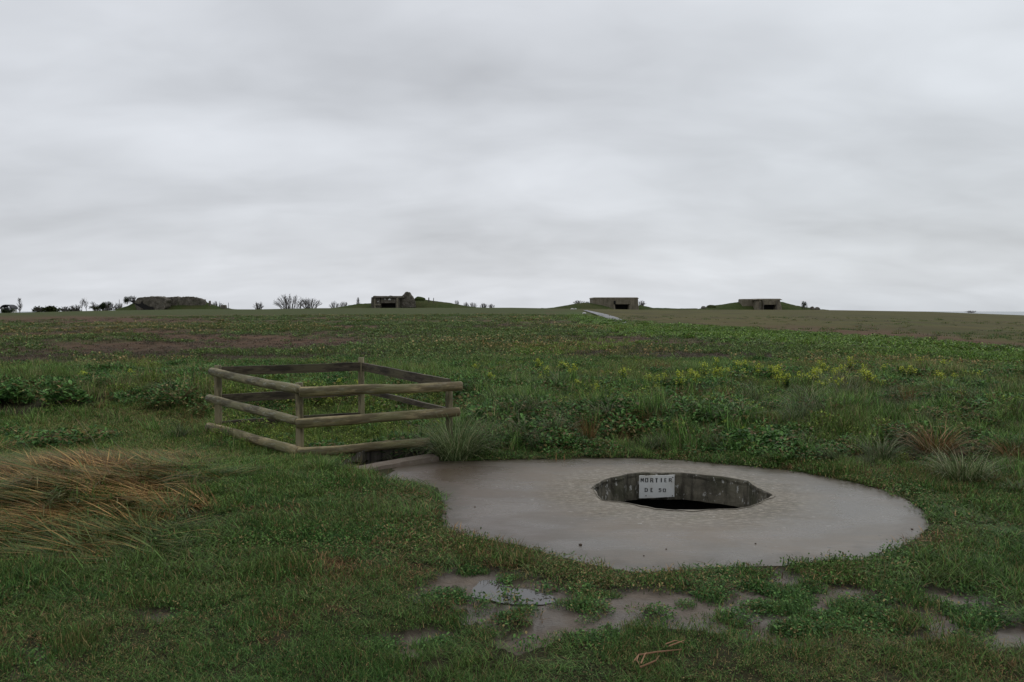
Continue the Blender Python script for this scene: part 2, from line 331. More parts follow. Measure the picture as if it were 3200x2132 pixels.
# ------------------------------------------------------------------ object helpers
def tag(o, label=None, cat=None, group=None, kind=None):
    if label: o['label'] = label
    if cat: o['category'] = cat
    if group: o['group'] = group
    if kind: o['kind'] = kind
    return o
def empty(name, loc, label, cat, group=None, rz=0):
    o = bpy.data.objects.new(name, None); COL.objects.link(o); o.location = loc; o.rotation_euler = (0, 0, rz); o.empty_display_size = .1
    return tag(o, label, cat, group)
class MB:
    def __init__(s): s.v = []; s.f = []; s.rv = []; s.tv = []
    def add(s, vs_, fs, rv=0., tv=0.):
        o = len(s.v); s.v += [tuple(v) for v in vs_]; s.f += [tuple(i+o for i in f) for f in fs]
        s.rv += [rv]*len(vs_); s.tv += (list(tv) if hasattr(tv, '__len__') else [tv]*len(vs_))
    def box(s, c, size, rot=None):
        m_ = rot or Matrix.Identity(3); c = Vector(c); vs_ = [c + m_ @ Vector((sx*size[0]/2, sy*size[1]/2, sz*size[2]/2)) for sx in (-1,1) for sy in (-1,1) for sz in (-1,1)]
        s.add(vs_, [(0,1,3,2),(4,6,7,5),(0,4,5,1),(2,3,7,6),(0,2,6,4),(1,5,7,3)])
    def tube(s, pts, rads, n=8, cap=True, rv=0., jit=0.):
        pts = [Vector(p) for p in pts]; rings = []; vs_ = []; fs = []
        for i, p in enumerate(pts):
            d = (pts[min(i+1, len(pts)-1)] - pts[max(i-1, 0)]).normalized(); up = Vector((0,0,1)) if abs(d.z) < .9 else Vector((1,0,0))
            a = d.cross(up).normalized(); b_ = a.cross(d)
            for k in range(n):
                an = 2*math.pi*k/n; r = rads[i]*(1+jit*(random.random()-.5)); vs_.append(p + a*math.cos(an)*r + b_*math.sin(an)*r)
        for i in range(len(pts)-1):
            for k in range(n):
                fs.append((i*n+k, i*n+(k+1)%n, (i+1)*n+(k+1)%n, (i+1)*n+k))
        if cap: fs += [tuple(range(n))[::-1], tuple(range((len(pts)-1)*n, len(pts)*n))]
        s.add(vs_, fs, rv, [i/(len(pts)-1) for i in range(len(pts)) for _ in range(n)])
    def blade(s, base, head, length, width, lean, curl, seg=3, rv=None):
        """flat tapering strip; lean 0 = upright, rises then bends towards head"""
        rv = random.random() if rv is None else rv
        base = Vector(base); h = Vector((math.cos(head), math.sin(head), 0)); side = Vector((-h.y, h.x, 0)); p = base.copy(); vs_ = []; tv = []
        ang = lean
        for i in range(seg+1):
            t_ = i/seg; w = width*(1-t_**1.6)*.5
            if i == seg: vs_.append(p); tv.append(1.)
            else: vs_ += [p - side*w, p + side*w]; tv += [t_, t_]
            d = h*math.sin(ang) + Vector((0,0,1))*math.cos(ang); p = p + d*length/seg; ang += curl/seg
            if p.z < base.z+.004: p.z = base.z+.004
        fs = [(2*i, 2*i+1, 2*i+3, 2*i+2) for i in range(seg-1)] + [(2*seg-2, 2*seg-1, 2*seg)]
        s.add(vs_, fs, rv, tv)
    def leaf(s, base, head, length, width, pitch, rv=None, fold=.15):
        rv = random.random() if rv is None else rv
        h = Vector((math.cos(head)*math.cos(pitch), math.sin(head)*math.cos(pitch), math.sin(pitch))); side = Vector((-math.sin(head), math.cos(head), 0)); up = h.cross(side)*-1
        b0 = Vector(base); u_ = Vector((0,0,1))
        vs_ = [b0, b0+h*length*.35+side*width*.5+u_*fold*width, b0+h*length*.75+side*width*.38+u_*fold*width, b0+h*length-u_*fold*length*.5, b0+h*length*.75-side*width*.38+u_*fold*width, b0+h*length*.35-side*width*.5+u_*fold*width, b0+h*length*.5]
        s.add(vs_, [(0,1,6),(1,2,6),(2,3,6),(3,4,6),(4,5,6),(5,0,6)], rv, [0,.3,.6,.8,.6,.3,.4])
    def mesh(s, name, m_, smooth=False):
        me = bpy.data.meshes.new(name); me.from_pydata(s.v, [], s.f); me.update()
        for nm, arr in (('rv', s.rv), ('tv', s.tv)):
            a = me.attributes.new(nm, 'FLOAT', 'POINT'); a.data.foreach_set('value', np.array(arr, dtype=np.float32))
        if m_: me.materials.append(m_)
        if smooth: me.polygons.foreach_set('use_smooth', [True]*len(me.polygons))
        return me
    def build(s, name, m_, parent=None, smooth=False, loc=None):
        o = bpy.data.objects.new(name, s.mesh(name, m_, smooth)); COL.objects.link(o)
        if parent: o.parent = parent
        if loc is not None: o.location = loc
        return o
def copy_tree(o, parent=None):
    c_ = o.copy(); COL.objects.link(c_)
    if parent: c_.parent = parent
    for ch in list(o.children): copy_tree(ch, c_)
    return c_

# ------------------------------------------------------------------ ground sheet
def ang_list():
    a = list(np.arange(-48, 48.01, .2)); lo = list(np.arange(-180, -48, 4.)); hi = list(np.arange(52, 180, 4.)); return np.radians(np.array(lo + a + hi))
AN = ang_list(); rad = [1.2]
while rad[-1] < 1300: rad.append(rad[-1]*(1.0085 if rad[-1] < 16 else 1.02))
RD = np.array(rad)
aa, rr = np.meshgrid(AN, RD); X = rr*np.sin(aa); Y = rr*np.cos(aa)
Z = height(X, Y)
nr_, na_ = X.shape
idx = np.arange(nr_*na_).reshape(nr_, na_)
q = np.stack([idx[:-1], np.roll(idx, -1, 1)[:-1], np.roll(idx, -1, 1)[1:], idx[1:]], -1).reshape(-1, 4)
cx = X.ravel()[q].mean(1); cy = Y.ravel()[q].mean(1)
near = np.hypot(cx, cy) < 14
kill = np.zeros(len(q), bool)
kill[near] = (sdist(SL, cx[near], cy[near]) < -.35) | (sdist(TRA, cx[near], cy[near]) < -.03)
q = q[~kill]
verts = np.stack([X.ravel(), Y.ravel(), Z.ravel()], 1)
# centre fan closing the sheet under the camera
verts = np.vstack([verts, [[0, 0, float(height(0, 0))]]]); ci = len(verts)-1
faces = q.tolist() + [(ci, int(idx[0, (k+1) % na_]), int(idx[0, k])) for k in range(na_)]
me = bpy.data.meshes.new('ground'); me.from_pydata(verts.tolist(), [], faces); me.update()
vx, vy, vz = verts[:, 0], verts[:, 1], verts[:, 2]
ba, sr, br = zones(vx, vy, vz); d_ = np.hypot(vx, vy)
trm = sdist(TRA, vx, vy)
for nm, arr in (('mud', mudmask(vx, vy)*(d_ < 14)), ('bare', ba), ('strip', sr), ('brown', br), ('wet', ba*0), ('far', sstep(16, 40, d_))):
    a = me.attributes.new(nm, 'FLOAT', 'POINT'); a.data.foreach_set('value', np.asarray(arr, dtype=np.float32))
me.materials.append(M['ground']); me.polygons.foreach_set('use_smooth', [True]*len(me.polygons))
# consistent upward normals
o = bpy.data.objects.new('ground', me); COL.objects.link(o); tag(o, 'rough grassy field and bare mud around the concrete pit', None, None, 'structure')
bm = bmesh.new(); bm.from_mesh(me); bmesh.ops.recalc_face_normals(bm, faces=bm.faces)
if sum(f.normal.z for f in list(bm.faces)[:200]) < 0: bmesh.ops.reverse_faces(bm, faces=bm.faces)
bm.to_mesh(me); bm.free()
# sea
b_ = MB(); n = 96
b_.add([(0,0,-60)] + [(14300*math.sin(2*math.pi*k/n), 14300*math.cos(2*math.pi*k/n), -60) for k in range(n)], [(0, 1+(k+1) % n, 1+k) for k in range(n)])
tag(b_.build('sea', M['sea']), 'pale grey sea at the far right of the horizon', None, None, 'structure')

# ------------------------------------------------------------------ concrete emplacement
emp = empty('mortar_pit', (hc.x, hc.y, 0), 'low concrete mortar pit with a many sided mouth in a wide round slab', 'mortar pit')
off = Vector((hc.x, hc.y, 0))
def lp(p): return (p[0]-off.x, p[1]-off.y, p[2])
bm = bmesh.new()
def zt(p): return 0.0
ov = [bm.verts.new((p.x-off.x, p.y-off.y, zt(p))) for p in slab_e]; hv = [bm.verts.new((p.x-off.x, p.y-off.y, zt(p)-.004)) for p in hole_e]
from mathutils.geometry import delaunay_2d_cdt
allv_ = ov + hv; no_, nh_ = len(ov), len(hv); pts_ = [Vector((v.co.x, v.co.y)) for v in allv_]
gx_, gy_ = np.meshgrid(np.arange(SL[:, 0].min(), SL[:, 0].max(), .16), np.arange(SL[:, 1].min(), SL[:, 1].max(), .16)); gx_ = gx_.ravel() + rng.uniform(-.03, .03, gx_.size); gy_ = gy_.ravel() + rng.uniform(-.03, .03, gy_.size)
kk_ = (sdist(SL, gx_, gy_) < -.09) & (sdist(HO, gx_, gy_) > .09)
for x_, y_ in zip(gx_[kk_], gy_[kk_]): allv_.append(bm.verts.new((x_-off.x, y_-off.y, 0))); pts_.append(Vector((x_-off.x, y_-off.y)))
ed_ = [(i, (i+1) % no_) for i in range(no_)] + [(no_+i, no_+(i+1) % nh_) for i in range(nh_)]
cv_, _, cf_, ovi_, _, _ = delaunay_2d_cdt(pts_, ed_, [], 0, 1e-6)
SE, HE = poly_arr(slab_e), poly_arr(hole_e)
for f_ in cf_:
    c2_ = sum((cv_[i] for i in f_), Vector((0, 0)))/3 + Vector((off.x, off.y))
    if sdist(SE, c2_.x, c2_.y) < 0 and sdist(HE, c2_.x, c2_.y) > 0:
        try: bm.faces.new([allv_[ovi_[i][0]] for i in f_])
        except (ValueError, IndexError): pass
for ring, dz in ((ov, .35),):
    lo = [bm.verts.new((v.co.x, v.co.y, -dz)) for v in ring]
    for i in range(len(ring)):
        j = (i+1) % len(ring); bm.faces.new((ring[i], ring[j], lo[j], lo[i]))
bmesh.ops.recalc_face_normals(bm, faces=bm.faces)
up_ = sum(f.normal.z*f.calc_area() for f in bm.faces)
if up_ < 0: bmesh.ops.reverse_faces(bm, faces=bm.faces)
me = bpy.data.meshes.new('slab'); bm.to_mesh(me); bm.free(); me.materials.append(M['slab']); cx__ = np.array([v.co.x+off.x for v in me.vertices]); cy__ = np.array([v.co.y+off.y for v in me.vertices]); a_ = me.attributes.new('edge', 'FLOAT', 'POINT'); a_.data.foreach_set('value', (1-sstep(.0, .34, -sdist(SL, cx__, cy__))).astype(np.float32))
o = bpy.data.objects.new('slab', me); COL.objects.link(o); o.parent = emp
# pit ring wall: broken lip then vertical face to 0.27 m
b_ = MB(); n = len(hole_e); vs_ = []
cc = Vector((hc.x, hc.y, 0))
prof = [(0, -.004), (.004, -.022), (-.004, -.05), (0, -.12), (.0, -.20), (.0, -.262)]
for k, (inn, z) in enumerate(prof):
    for i, p in enumerate(hole_e):
        base_p = hole_e[i] if k < 2 else hole_e[i].lerp(hole_e[i], 1)
        dr = (cc - p).normalized(); jj = (float(fbm(p.x*14+z*40, p.y*14, 77, 2))-.5)*.018*(k > 0)
        zz = zt(p) + z + (float(fbm(p.x*9, p.y*9+z*9, 78, 3))-.5)*.03*(k in (1, 2))
        vs_.append(lp((p.x+dr.x*(inn+jj), p.y+dr.y*(inn+jj), zz)))
fs = [(k*n+i, k*n+(i+1) % n, (k+1)*n+(i+1) % n, (k+1)*n+i) for k in range(len(prof)-1) for i in range(n)]
b_.add(vs_, fs); b_.build('pit_wall', M['pitwall'], emp)
b_ = MB(); V1 = []
for i, p in enumerate(hole_e):
    dr = (p-cc).normalized(); wd = .004 + .11*max(0, float(fbm(p.x*7, p.y*7, 181, 3))-.42); V1 += [lp((p.x, p.y, zt(p)+.003)), lp((p.x+dr.x*wd, p.y+dr.y*wd, zt(p)+.0025)), lp((p.x, p.y, zt(p)-.016+.01*random.random()))]
b_.add(V1, [(3*i, 3*i+1, 3*((i+1) % n)+1, 3*((i+1) % n)) for i in range(n)] + [(3*i+2, 3*i, 3*((i+1) % n), 3*((i+1) % n)+2) for i in range(n)]); b_.build('rim', M['rim'], emp)
# underside ledge + wide dark chamber
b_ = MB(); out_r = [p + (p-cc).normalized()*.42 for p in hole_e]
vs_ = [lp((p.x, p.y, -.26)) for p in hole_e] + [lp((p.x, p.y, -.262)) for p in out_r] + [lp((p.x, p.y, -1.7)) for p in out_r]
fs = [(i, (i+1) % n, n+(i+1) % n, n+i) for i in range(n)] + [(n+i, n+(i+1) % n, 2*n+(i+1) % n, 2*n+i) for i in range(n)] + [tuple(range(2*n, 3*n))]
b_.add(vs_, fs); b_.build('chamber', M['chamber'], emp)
# kerb between slab and stair trench
b_ = MB(); K = []
ke = (N2-N1); kn = Vector((-ke.y, ke.x, 0)).normalized()
ns = 24
for i in range(ns+1):
    s_ = i/ns; p = N1 + ke*s_; w = .05 + .11*math.sin(min(1, s_*1.5+.1)*math.pi/2); j = (float(vnoise(s_*9, 3.3, 5))-.5)*.025
    for off_, z in ((-w*.8+j, -.05), (-w*.62+j, .030+.02*s_+j), (w*.2+j, .040+.02*s_), (w*.34+j, .01), (w*.34+j, -.5)):
        K.append(lp(p + kn*off_ + Vector((0,0,z))))
b_.add(K, [(i*5+k, (i+1)*5+k, (i+1)*5+k+1, i*5+k+1) for i in range(ns) for k in range(4)] + [(0,1,2,3,4), tuple(ns*5+k for k in (4,3,2,1,0))]); b_.build('kerb', M['kerb'], emp)
# trench lining
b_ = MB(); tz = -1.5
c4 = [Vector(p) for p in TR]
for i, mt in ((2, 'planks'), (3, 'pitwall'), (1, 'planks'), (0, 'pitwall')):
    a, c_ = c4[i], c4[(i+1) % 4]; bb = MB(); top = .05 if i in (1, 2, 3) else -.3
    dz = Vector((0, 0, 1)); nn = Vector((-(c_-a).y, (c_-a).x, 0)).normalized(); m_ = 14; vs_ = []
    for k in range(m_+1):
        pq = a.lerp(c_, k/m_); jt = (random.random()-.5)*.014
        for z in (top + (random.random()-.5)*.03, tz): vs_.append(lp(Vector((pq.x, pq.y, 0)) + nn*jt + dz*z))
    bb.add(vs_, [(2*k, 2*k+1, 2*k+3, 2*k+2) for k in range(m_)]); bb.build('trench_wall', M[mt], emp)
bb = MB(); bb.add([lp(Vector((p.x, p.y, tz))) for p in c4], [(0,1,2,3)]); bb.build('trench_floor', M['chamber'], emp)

# ------------------------------------------------------------------ sign in the pit
A_ = at(1997, 1487, 7.835); Bp = at(2107, 1483, 7.85)
SW = (Bp-A_).length; SH = .212
sg = empty('sign', A_, 'white plate with worn black lettering, two lines, bolted inside the pit mouth', 'sign', rz=math.atan2(Bp.y-A_.y, Bp.x-A_.x))
b_ = MB(); ot = [(0,0),(.03,.012),(.18,.010),(.19,-.03),(.21,.0),(.5,.008),(.8,.018),(1,.035),(1,-.97),(.7,-.985),(.4,-1.01),(0,-1.02)]
f_ = [(x*SW, -.012, z*SH) for x, z in ot]; bk = [(x*SW, 0, z*SH) for x, z in ot]; n = len(ot)
b_.add(f_ + bk, [tuple(range(n)), tuple(range(2*n-1, n-1, -1))] + [(i, i+n, (i+1) % n+n, (i+1) % n) for i in range(n)]); b_.build('plate', M['sign'], sg)
def gx(u, v): # close-up pixel of the plate -> plate coordinates
    s_ = (u-475)/1460; tp = 372-52*s_; bt = 1205-38*s_; return (s_*SW, -.0145, -(v-tp)/(bt-tp)*SH)
def bar(x0, y0, x1, y1, w=38): # stroke as a quad
    dx, dy = x1-x0, y1-y0; l_ = math.hypot(dx, dy); nx, ny = -dy/l_*w/2, dx/l_*w/2; return [(x0+nx, y0+ny), (x1+nx, y1+ny), (x1-nx, y1-ny), (x0-nx, y0-ny)]
def ring(x0, x1, y0, y1): return [bar(x0+16, y0, x0+16, y1, 34), bar(x1-16, y0, x1-16, y1, 34), bar(x0+33, y0+12, x1-33, y0+12, 24), bar(x0+33, y1-12, x1-33, y1-12, 24)]
GL = [[bar(545,450,545,605,30), bar(648,445,648,600,30), bar(560,460,597,560,26), bar(633,455,597,560,26)], ring(715, 840, 440, 600),
 [bar(945,440,945,602,34), bar(962,453,1030,453,24), bar(1035,442,1035,525,30), bar(962,520,1020,520,22), bar(1005,530,1048,602,34)], [bar(1190,465,1190,602,46), bar(1140,450,1240,450,28)], [bar(1387,425,1387,588,46)],
 [bar(1530,428,1530,582,36), bar(1548,440,1600,440,24), bar(1548,505,1590,505,22), bar(1548,570,1600,570,24)], [bar(1715,422,1715,570,34), bar(1732,434,1790,434,24), bar(1795,424,1795,500,30), bar(1732,496,1780,496,20), bar(1770,505,1815,570,34)],
 [bar(718,822,718,970,36), bar(736,834,795,834,24), bar(808,838,808,955,36), bar(736,958,795,958,24)], [bar(962,815,962,968,38), bar(981,827,1030,827,24), bar(981,890,1020,890,22), bar(981,956,1040,956,24)],
 [bar(1290,834,1385,834,26), bar(1300,847,1300,890,30), bar(1315,882,1380,882,24), bar(1375,890,1375,945,32), bar(1275,953,1365,953,26)], ring(1455, 1575, 828, 962)]
for gl_ in GL:
    b_ = MB()
    for g_ in gl_: b_.add([gx(*p) for p in g_], [tuple(range(len(g_)))])
    b_.build('letter', M['ink'], sg)
for (u, v) in ((1858,388),(757,1116),(1856,1100)):
    x, _, z = gx(u, v); b_ = MB(); b_.tube([(x, -.012, z), (x, -.020, z)], [.0055, .0045], 8); b_.build('bolt', M['iron'], sg)

# ------------------------------------------------------------------ timber pen round the stairs
def wp(u, v, Y): return at(u, v, Y)
FC = (938, 8.85); LC = (688, 10.9); BC = (1130, 11.35); RC = (1405, 9.1)
pen = empty('wooden_fence', (wp(938, 1420, 8.85).x, 8.85, 0), 'weathered three rail log pen round the sunken steps beside the slab', 'fence')
po = Vector(pen.location)
def rail(p, q_, r, m_, name='rail', flat=False, sag=.0):
    p, q_ = Vector(p), Vector(q_); L = (q_-p).length; ex = (q_-p).normalized(); ey = Vector((0,0,1)).cross(ex).normalized(); ez = ex.cross(ey)
    rm = Matrix((ex, ey, ez)).transposed().to_4x4(); n = 34 if not flat else 8; b_ = MB(); sd_ = random.random()*50
    if flat:
        vs_ = []
        for i in range(n+1):
            x = L*i/n; j = (float(vnoise(i*.7, sd_))-.5)*.012
            for yy, zz in ((-.02,-r),(.02,-r),(.02,r),(-.02,r)): vs_.append((x, yy, zz+j))
        b_.add(vs_, [(i*4+k, i*4+(k+1) % 4, (i+1)*4+(k+1) % 4, (i+1)*4+k) for i in range(n) for k in range(4)] + [(3,2,1,0), tuple(n*4+k for k in range(4))])
    else:
        K = 14; vs_ = []
        for i in range(n+1):
            t_ = i/n; x = L*t_; rr_ = r*(1-.05*t_); endf = 1
            if i == 0: endf = .72
            if i == n: endf = .72
            if i == 1: x = r*.22
            if i == n-1: x = L-r*.22
            dy = (float(vnoise(t_*3, sd_))-.5)*.03; dzz = (float(vnoise(t_*3, sd_+9))-.5)*.03 - sag*math.sin(t_*math.pi)
            for k in range(K):
                an = 2*math.pi*k/K; q2 = rr_*endf*(1+(float(vnoise(t_*7, k*1.3+sd_))-.5)*.10)
                vs_.append((x, dy+math.cos(an)*q2, dzz+math.sin(an)*q2))
        b_.add(vs_, [(i*K+k, i*K+(k+1) % K, (i+1)*K+(k+1) % K, (i+1)*K+k) for i in range(n) for k in range(K)] + [tuple(range(K))[::-1], tuple(n*K+k for k in range(K))])
    o = b_.build(name, m_, pen, smooth=not flat); o.matrix_local = Matrix.Translation(p-po) @ rm; return o
def post(u, vt, vb, Y, r, m_=None):
    a = wp(u, vt, Y); c_ = wp(u, vb, Y); L = a.z - c_.z; n = 8; b_ = MB(); sd_ = random.random()*40
    pts = [(L*i/n if i < n else L, 0, 0) for i in range(n+1)]; K = 14; vs_ = []
    for i in range(n+1):
        for k in range(K):
            an = 2*math.pi*k/K; q2 = r*(1+(float(vnoise(i*.8, k*1.1+sd_))-.5)*.08)*(.94 if i == n else 1); vs_.append((pts[i][0], math.cos(an)*q2, math.sin(an)*q2))
    b_.add(vs_, [(i*K+k, (i+1)*K+k, (i+1)*K+(k+1) % K, i*K+(k+1) % K) for i in range(n) for k in range(K)] + [tuple(range(K)), tuple(n*K+k for k in range(K))[::-1]])
    o = b_.build('post', m_ or M['post'], pen, smooth=True); o.matrix_local = Matrix.Translation(c_-po) @ Matrix.Rotation(-R(90), 4, 'Y') @ Matrix.Rotation(random.random()*6, 4, 'X')
    return o
post(938, 1196, 1470, 8.93, .043); post(684, 1142, 1380, 10.98, .050); post(1130, 1117, 1345, 11.35, .044); post(1404, 1206, 1470, 9.17, .040)
# front right rails (nearest), left rails, back boards, right boards
rail(wp(935,1224,8.84), wp(1446,1206,9.06), .054, M['rail']); rail(wp(925,1324,8.84), wp(1438,1289,9.06), .054, M['rail']); rail(wp(930,1415,8.84), wp(1345,1385,9.03), .050, M['rail'])
rail(wp(660,1161,10.95), wp(932,1221,8.86), .054, M['oldrail']); rail(wp(655,1247,10.95), wp(928,1316,8.86), .052, M['oldrail']); rail(wp(652,1334,10.95), wp(932,1414,8.86), .060, M['rail'])
rail(wp(690,1160,11.0), wp(1130,1146,11.33), .058, M['board'], 'board', True); rail(wp(690,1246,11.0), wp(1130,1222,11.33), .056, M['board'], 'board', True); rail(wp(690,1328,11.0), wp(1130,1300,11.33), .05, M['board'], 'board', True)
rail(wp(1134,1146,11.33), wp(1404,1200,9.2), .055, M['board'], 'board', True); rail(wp(1134,1220,11.33), wp(1404,1284,9.2), .03, M['board'], 'board', True)

# ------------------------------------------------------------------ vegetation prototypes (kept out of the scene collection)
def proto_coll(name, meshes):
    c_ = bpy.data.collections.new(name)
    for i, me in enumerate(meshes):
        o = bpy.data.objects.new('%s_%02d' % (name, i), me); c_.objects.link(o)
    return c_
def disc(r):
    a = random.random()*6.283; q_ = math.sqrt(random.random())*r; return (math.cos(a)*q_, math.sin(a)*q_, 0)
def turf_proto(nb, nl, hmin, hmax, r=.16, m_=None, lw=.010):
    b_ = MB()
    for _ in range(nb):
        b_.blade(disc(r), random.random()*6.283, random.uniform(hmin, hmax), random.uniform(.0035, .0065), random.uniform(.1, 1.2), random.uniform(.1, 1.1), 2)
    for _ in range(nl):
        x, y, _z = disc(r); z = random.uniform(.004, hmax*.55); b_.leaf((x, y, z), random.random()*6.283, random.uniform(lw, lw*1.8), random.uniform(lw*.6, lw*1.1), random.uniform(-.2, .8))
    return b_.mesh('turf', m_ or M['turf'])
def tuft_proto(nb, hmin, hmax, r, m_, w=(.003, .006), lean=(0, .6), curl=(.3, 1.6), seg=4):
    b_ = MB()
    for _ in range(nb): b_.blade(disc(r), random.random()*6.283, random.uniform(hmin, hmax), random.uniform(*w), random.uniform(*lean), random.uniform(*curl), seg)
    return b_.mesh('tuft', m_)
def weed_proto(nl, hmax, r, m_, L=(.02, .045), stems=0):
    b_ = MB()
    for _ in range(nl):
        x, y, _z = disc(r); z = random.random()**.8*hmax*(1-.5*(x*x+y*y)/(r*r)); b_.leaf((x, y, z), random.random()*6.283, random.uniform(*L), random.uniform(*L)*.6, random.uniform(-.4, .9))
    for _ in range(stems): b_.blade(disc(r*.6), random.random()*6.283, hmax*random.uniform(.8, 1.3), .004, random.uniform(0, .5), random.uniform(0, .5), 3)
    return b_.mesh('weed', m_)
PR = dict(
 turf=proto_coll('turf', [turf_proto(120, 40, .02, .05), turf_proto(80, 90, .018, .045), turf_proto(150, 15, .025, .065), turf_proto(60, 110, .015, .04, lw=.013), tuft_proto(70, .05, .11, .15, M['turf'], w=(.004,.007), lean=(.7, 1.3), curl=(.2, .9), seg=3), tuft_proto(50, .03, .07, .15, M['straw'], w=(.003,.006), lean=(.7, 1.4), curl=(.2, .9), seg=3), turf_proto(120, 30, .02, .05, m_=M['lawn']), tuft_proto(80, .05, .11, .15, M['lawn'], w=(.004,.007), lean=(.7, 1.3), curl=(.2, .9), seg=3)]),
 bank=proto_coll('bank', [tuft_proto(70, .07, .20, .15, M['bank'], w=(.005,.009)), tuft_proto(60, .10, .28, .12, M['bank'], w=(.005,.009)), weed_proto(150, .11, .15, M['weed']), tuft_proto(50, .12, .32, .10, M['bank'], w=(.005,.010), lean=(0, .3), curl=(.1, .9)),
   tuft_proto(45, .10, .26, .10, M['straw'], w=(.002, .005)), weed_proto(130, .16, .14, M['lime'], (.015, .035), 10), tuft_proto(150, .20, .42, .10, M['tuss'], w=(.004,.009), lean=(.1, .9), curl=(.9, 2.0), seg=6)]),
 mudw=proto_coll('mudw', [weed_proto(150, .07, .13, M['weed'], (.014, .03), 12), weed_proto(110, .05, .10, M['weed'], (.012, .026), 20), tuft_proto(80, .04, .11, .09, M['weed'], w=(.003,.006))]),
 crop=proto_coll('crop', [weed_proto(70, .09, .16, M['crop'], (.03, .07)), tuft_proto(50, .05, .15, .16, M['crop'], w=(.006, .012)), weed_proto(60, .10, .16, M['cropb'], (.03, .07)), tuft_proto(60, .06, .16, .15, M['cropb'], w=(.006, .012)),
   tuft_proto(60, .03, .10, .16, M['deadcrop'], w=(.005, .010), lean=(.3, 1.5)), tuft_proto(30, .03, .09, .16, M['deadcrop'], w=(.008, .014), lean=(.8, 1.6))]),
)
def lay_proto(nb, m_, lmin, lmax, lift, w=(.005, .011)):
    w = (w[0]*1.25, w[1]*1.3); b_ = MB(); cu = random.uniform(.3, 1.0)
    for _ in range(nb):
        hd_ = random.gauss(math.pi, .26); b_.blade(disc(.07), hd_, random.uniform(lmin, lmax), random.uniform(*w), random.uniform(.75, 1.25)-lift, cu+random.gauss(0, .2), 7)
    return b_.mesh('lay', m_)
M['amber'] = leaf_mat('amber straw', (.44,.22,.065), (.30,.17,.055), (.54,.37,.15), dry=(.09,.11,.03), dryamt=.12)
M['olive'] = leaf_mat('olive grass', (.11,.105,.028), (.15,.125,.035), (.20,.17,.06), dry=(.26,.14,.05), dryamt=.12)
PR['lay'] = proto_coll('laid', [lay_proto(16, M['long'], .3, .75, 0), lay_proto(14, M['long'], .2, .6, .2), lay_proto(12, M['amber'], .3, .7, .05), lay_proto(12, M['olive'], .25, .65, .1), lay_proto(12, M['tuss'], .2, .5, .2), lay_proto(14, M['olive'], .3, .75, 0)])

def gn_group():
    g = bpy.data.node_groups.new('scatter', 'GeometryNodeTree')
    g.interface.new_socket('Geometry', in_out='INPUT', socket_type='NodeSocketGeometry'); g.interface.new_socket('Geometry', in_out='OUTPUT', socket_type='NodeSocketGeometry')
    g.interface.new_socket('Protos', in_out='INPUT', socket_type='NodeSocketCollection')
    n = g.nodes; i = n.new('NodeGroupInput'); o = n.new('NodeGroupOutput'); ci_ = n.new('GeometryNodeCollectionInfo'); ci_.inputs['Separate Children'].default_value = True; ci_.inputs['Reset Children'].default_value = True
    ip = n.new('GeometryNodeInstanceOnPoints'); ip.inputs['Pick Instance'].default_value = True
    def na(nm, ty):
        a = n.new('GeometryNodeInputNamedAttribute'); a.data_type = ty; a.inputs['Name'].default_value = nm; return a.outputs['Attribute']
    g.links.new(i.outputs[0], ip.inputs['Points']); g.links.new(i.outputs[1], ci_.inputs['Collection']); g.links.new(ci_.outputs[0], ip.inputs['Instance'])
    g.links.new(na('idx', 'INT'), ip.inputs['Instance Index']); g.links.new(na('rot', 'FLOAT_VECTOR'), ip.inputs['Rotation']); g.links.new(na('scl', 'FLOAT_VECTOR'), ip.inputs['Scale'])
    g.links.new(ip.outputs[0], o.inputs[0]); return g
GN = gn_group()
def scatter(name, label, cat, x, y, idx_, scl, coll, rotz=None, dz=0., tilt=.12):
    n = len(x); z = height(x, y)+dz; me = bpy.data.meshes.new(name); me.vertices.add(n); me.vertices.foreach_set('co', np.stack([x, y, z], 1).astype(np.float32).ravel())
    rz = rng.random(n)*6.283 if rotz is None else rotz
    rot = np.stack([rng.normal(0, tilt, n), rng.normal(0, tilt, n), rz], 1).astype(np.float32)
    a = me.attributes.new('rot', 'FLOAT_VECTOR', 'POINT'); a.data.foreach_set('vector', rot.ravel())
    scl = np.asarray(scl); scl = np.repeat(scl[:, None], 3, 1) if scl.ndim == 1 else scl
    a = me.attributes.new('scl', 'FLOAT_VECTOR', 'POINT'); a.data.foreach_set('vector', scl.astype(np.float32).ravel())
    a = me.attributes.new('idx', 'INT', 'POINT'); a.data.foreach_set('value', idx_.astype(np.int32)); me.update()
    o = bpy.data.objects.new(name, me); COL.objects.link(o); md = o.modifiers.new('scatter', 'NODES'); md.node_group = GN
    for it in GN.interface.items_tree:
        if it.name == 'Protos': md[it.identifier] = coll
    print(name, n); return tag(o, label, cat, None, 'stuff')
def sample(n, ulo, uhi, dlo, dhi, amax=40):
    """uniform over a wedge of ground"""
    a = np.radians(rng.uniform(-amax, amax, n)); d = np.sqrt(rng.uniform(dlo**2, dhi**2, n)); return d*np.sin(a), d*np.cos(a)
def laymask(x, y):
    u, v = uv_of(x, y, x*0+.05)
    m_ = np.exp(-(((u-200)/330)**2+((v-1560)/140)**2)) + .8*np.exp(-(((u-400)/260)**2+((v-1420)/70)**2)) + .9*np.exp(-(((u-80)/300)**2+((v-1690)/80)**2)) + .5*np.exp(-(((u-520)/130)**2+((v-1560)/70)**2))
    return sstep(.25, .6, m_ + (fbm(x*2.6, y*2.6, 81)-.5)*1.25)
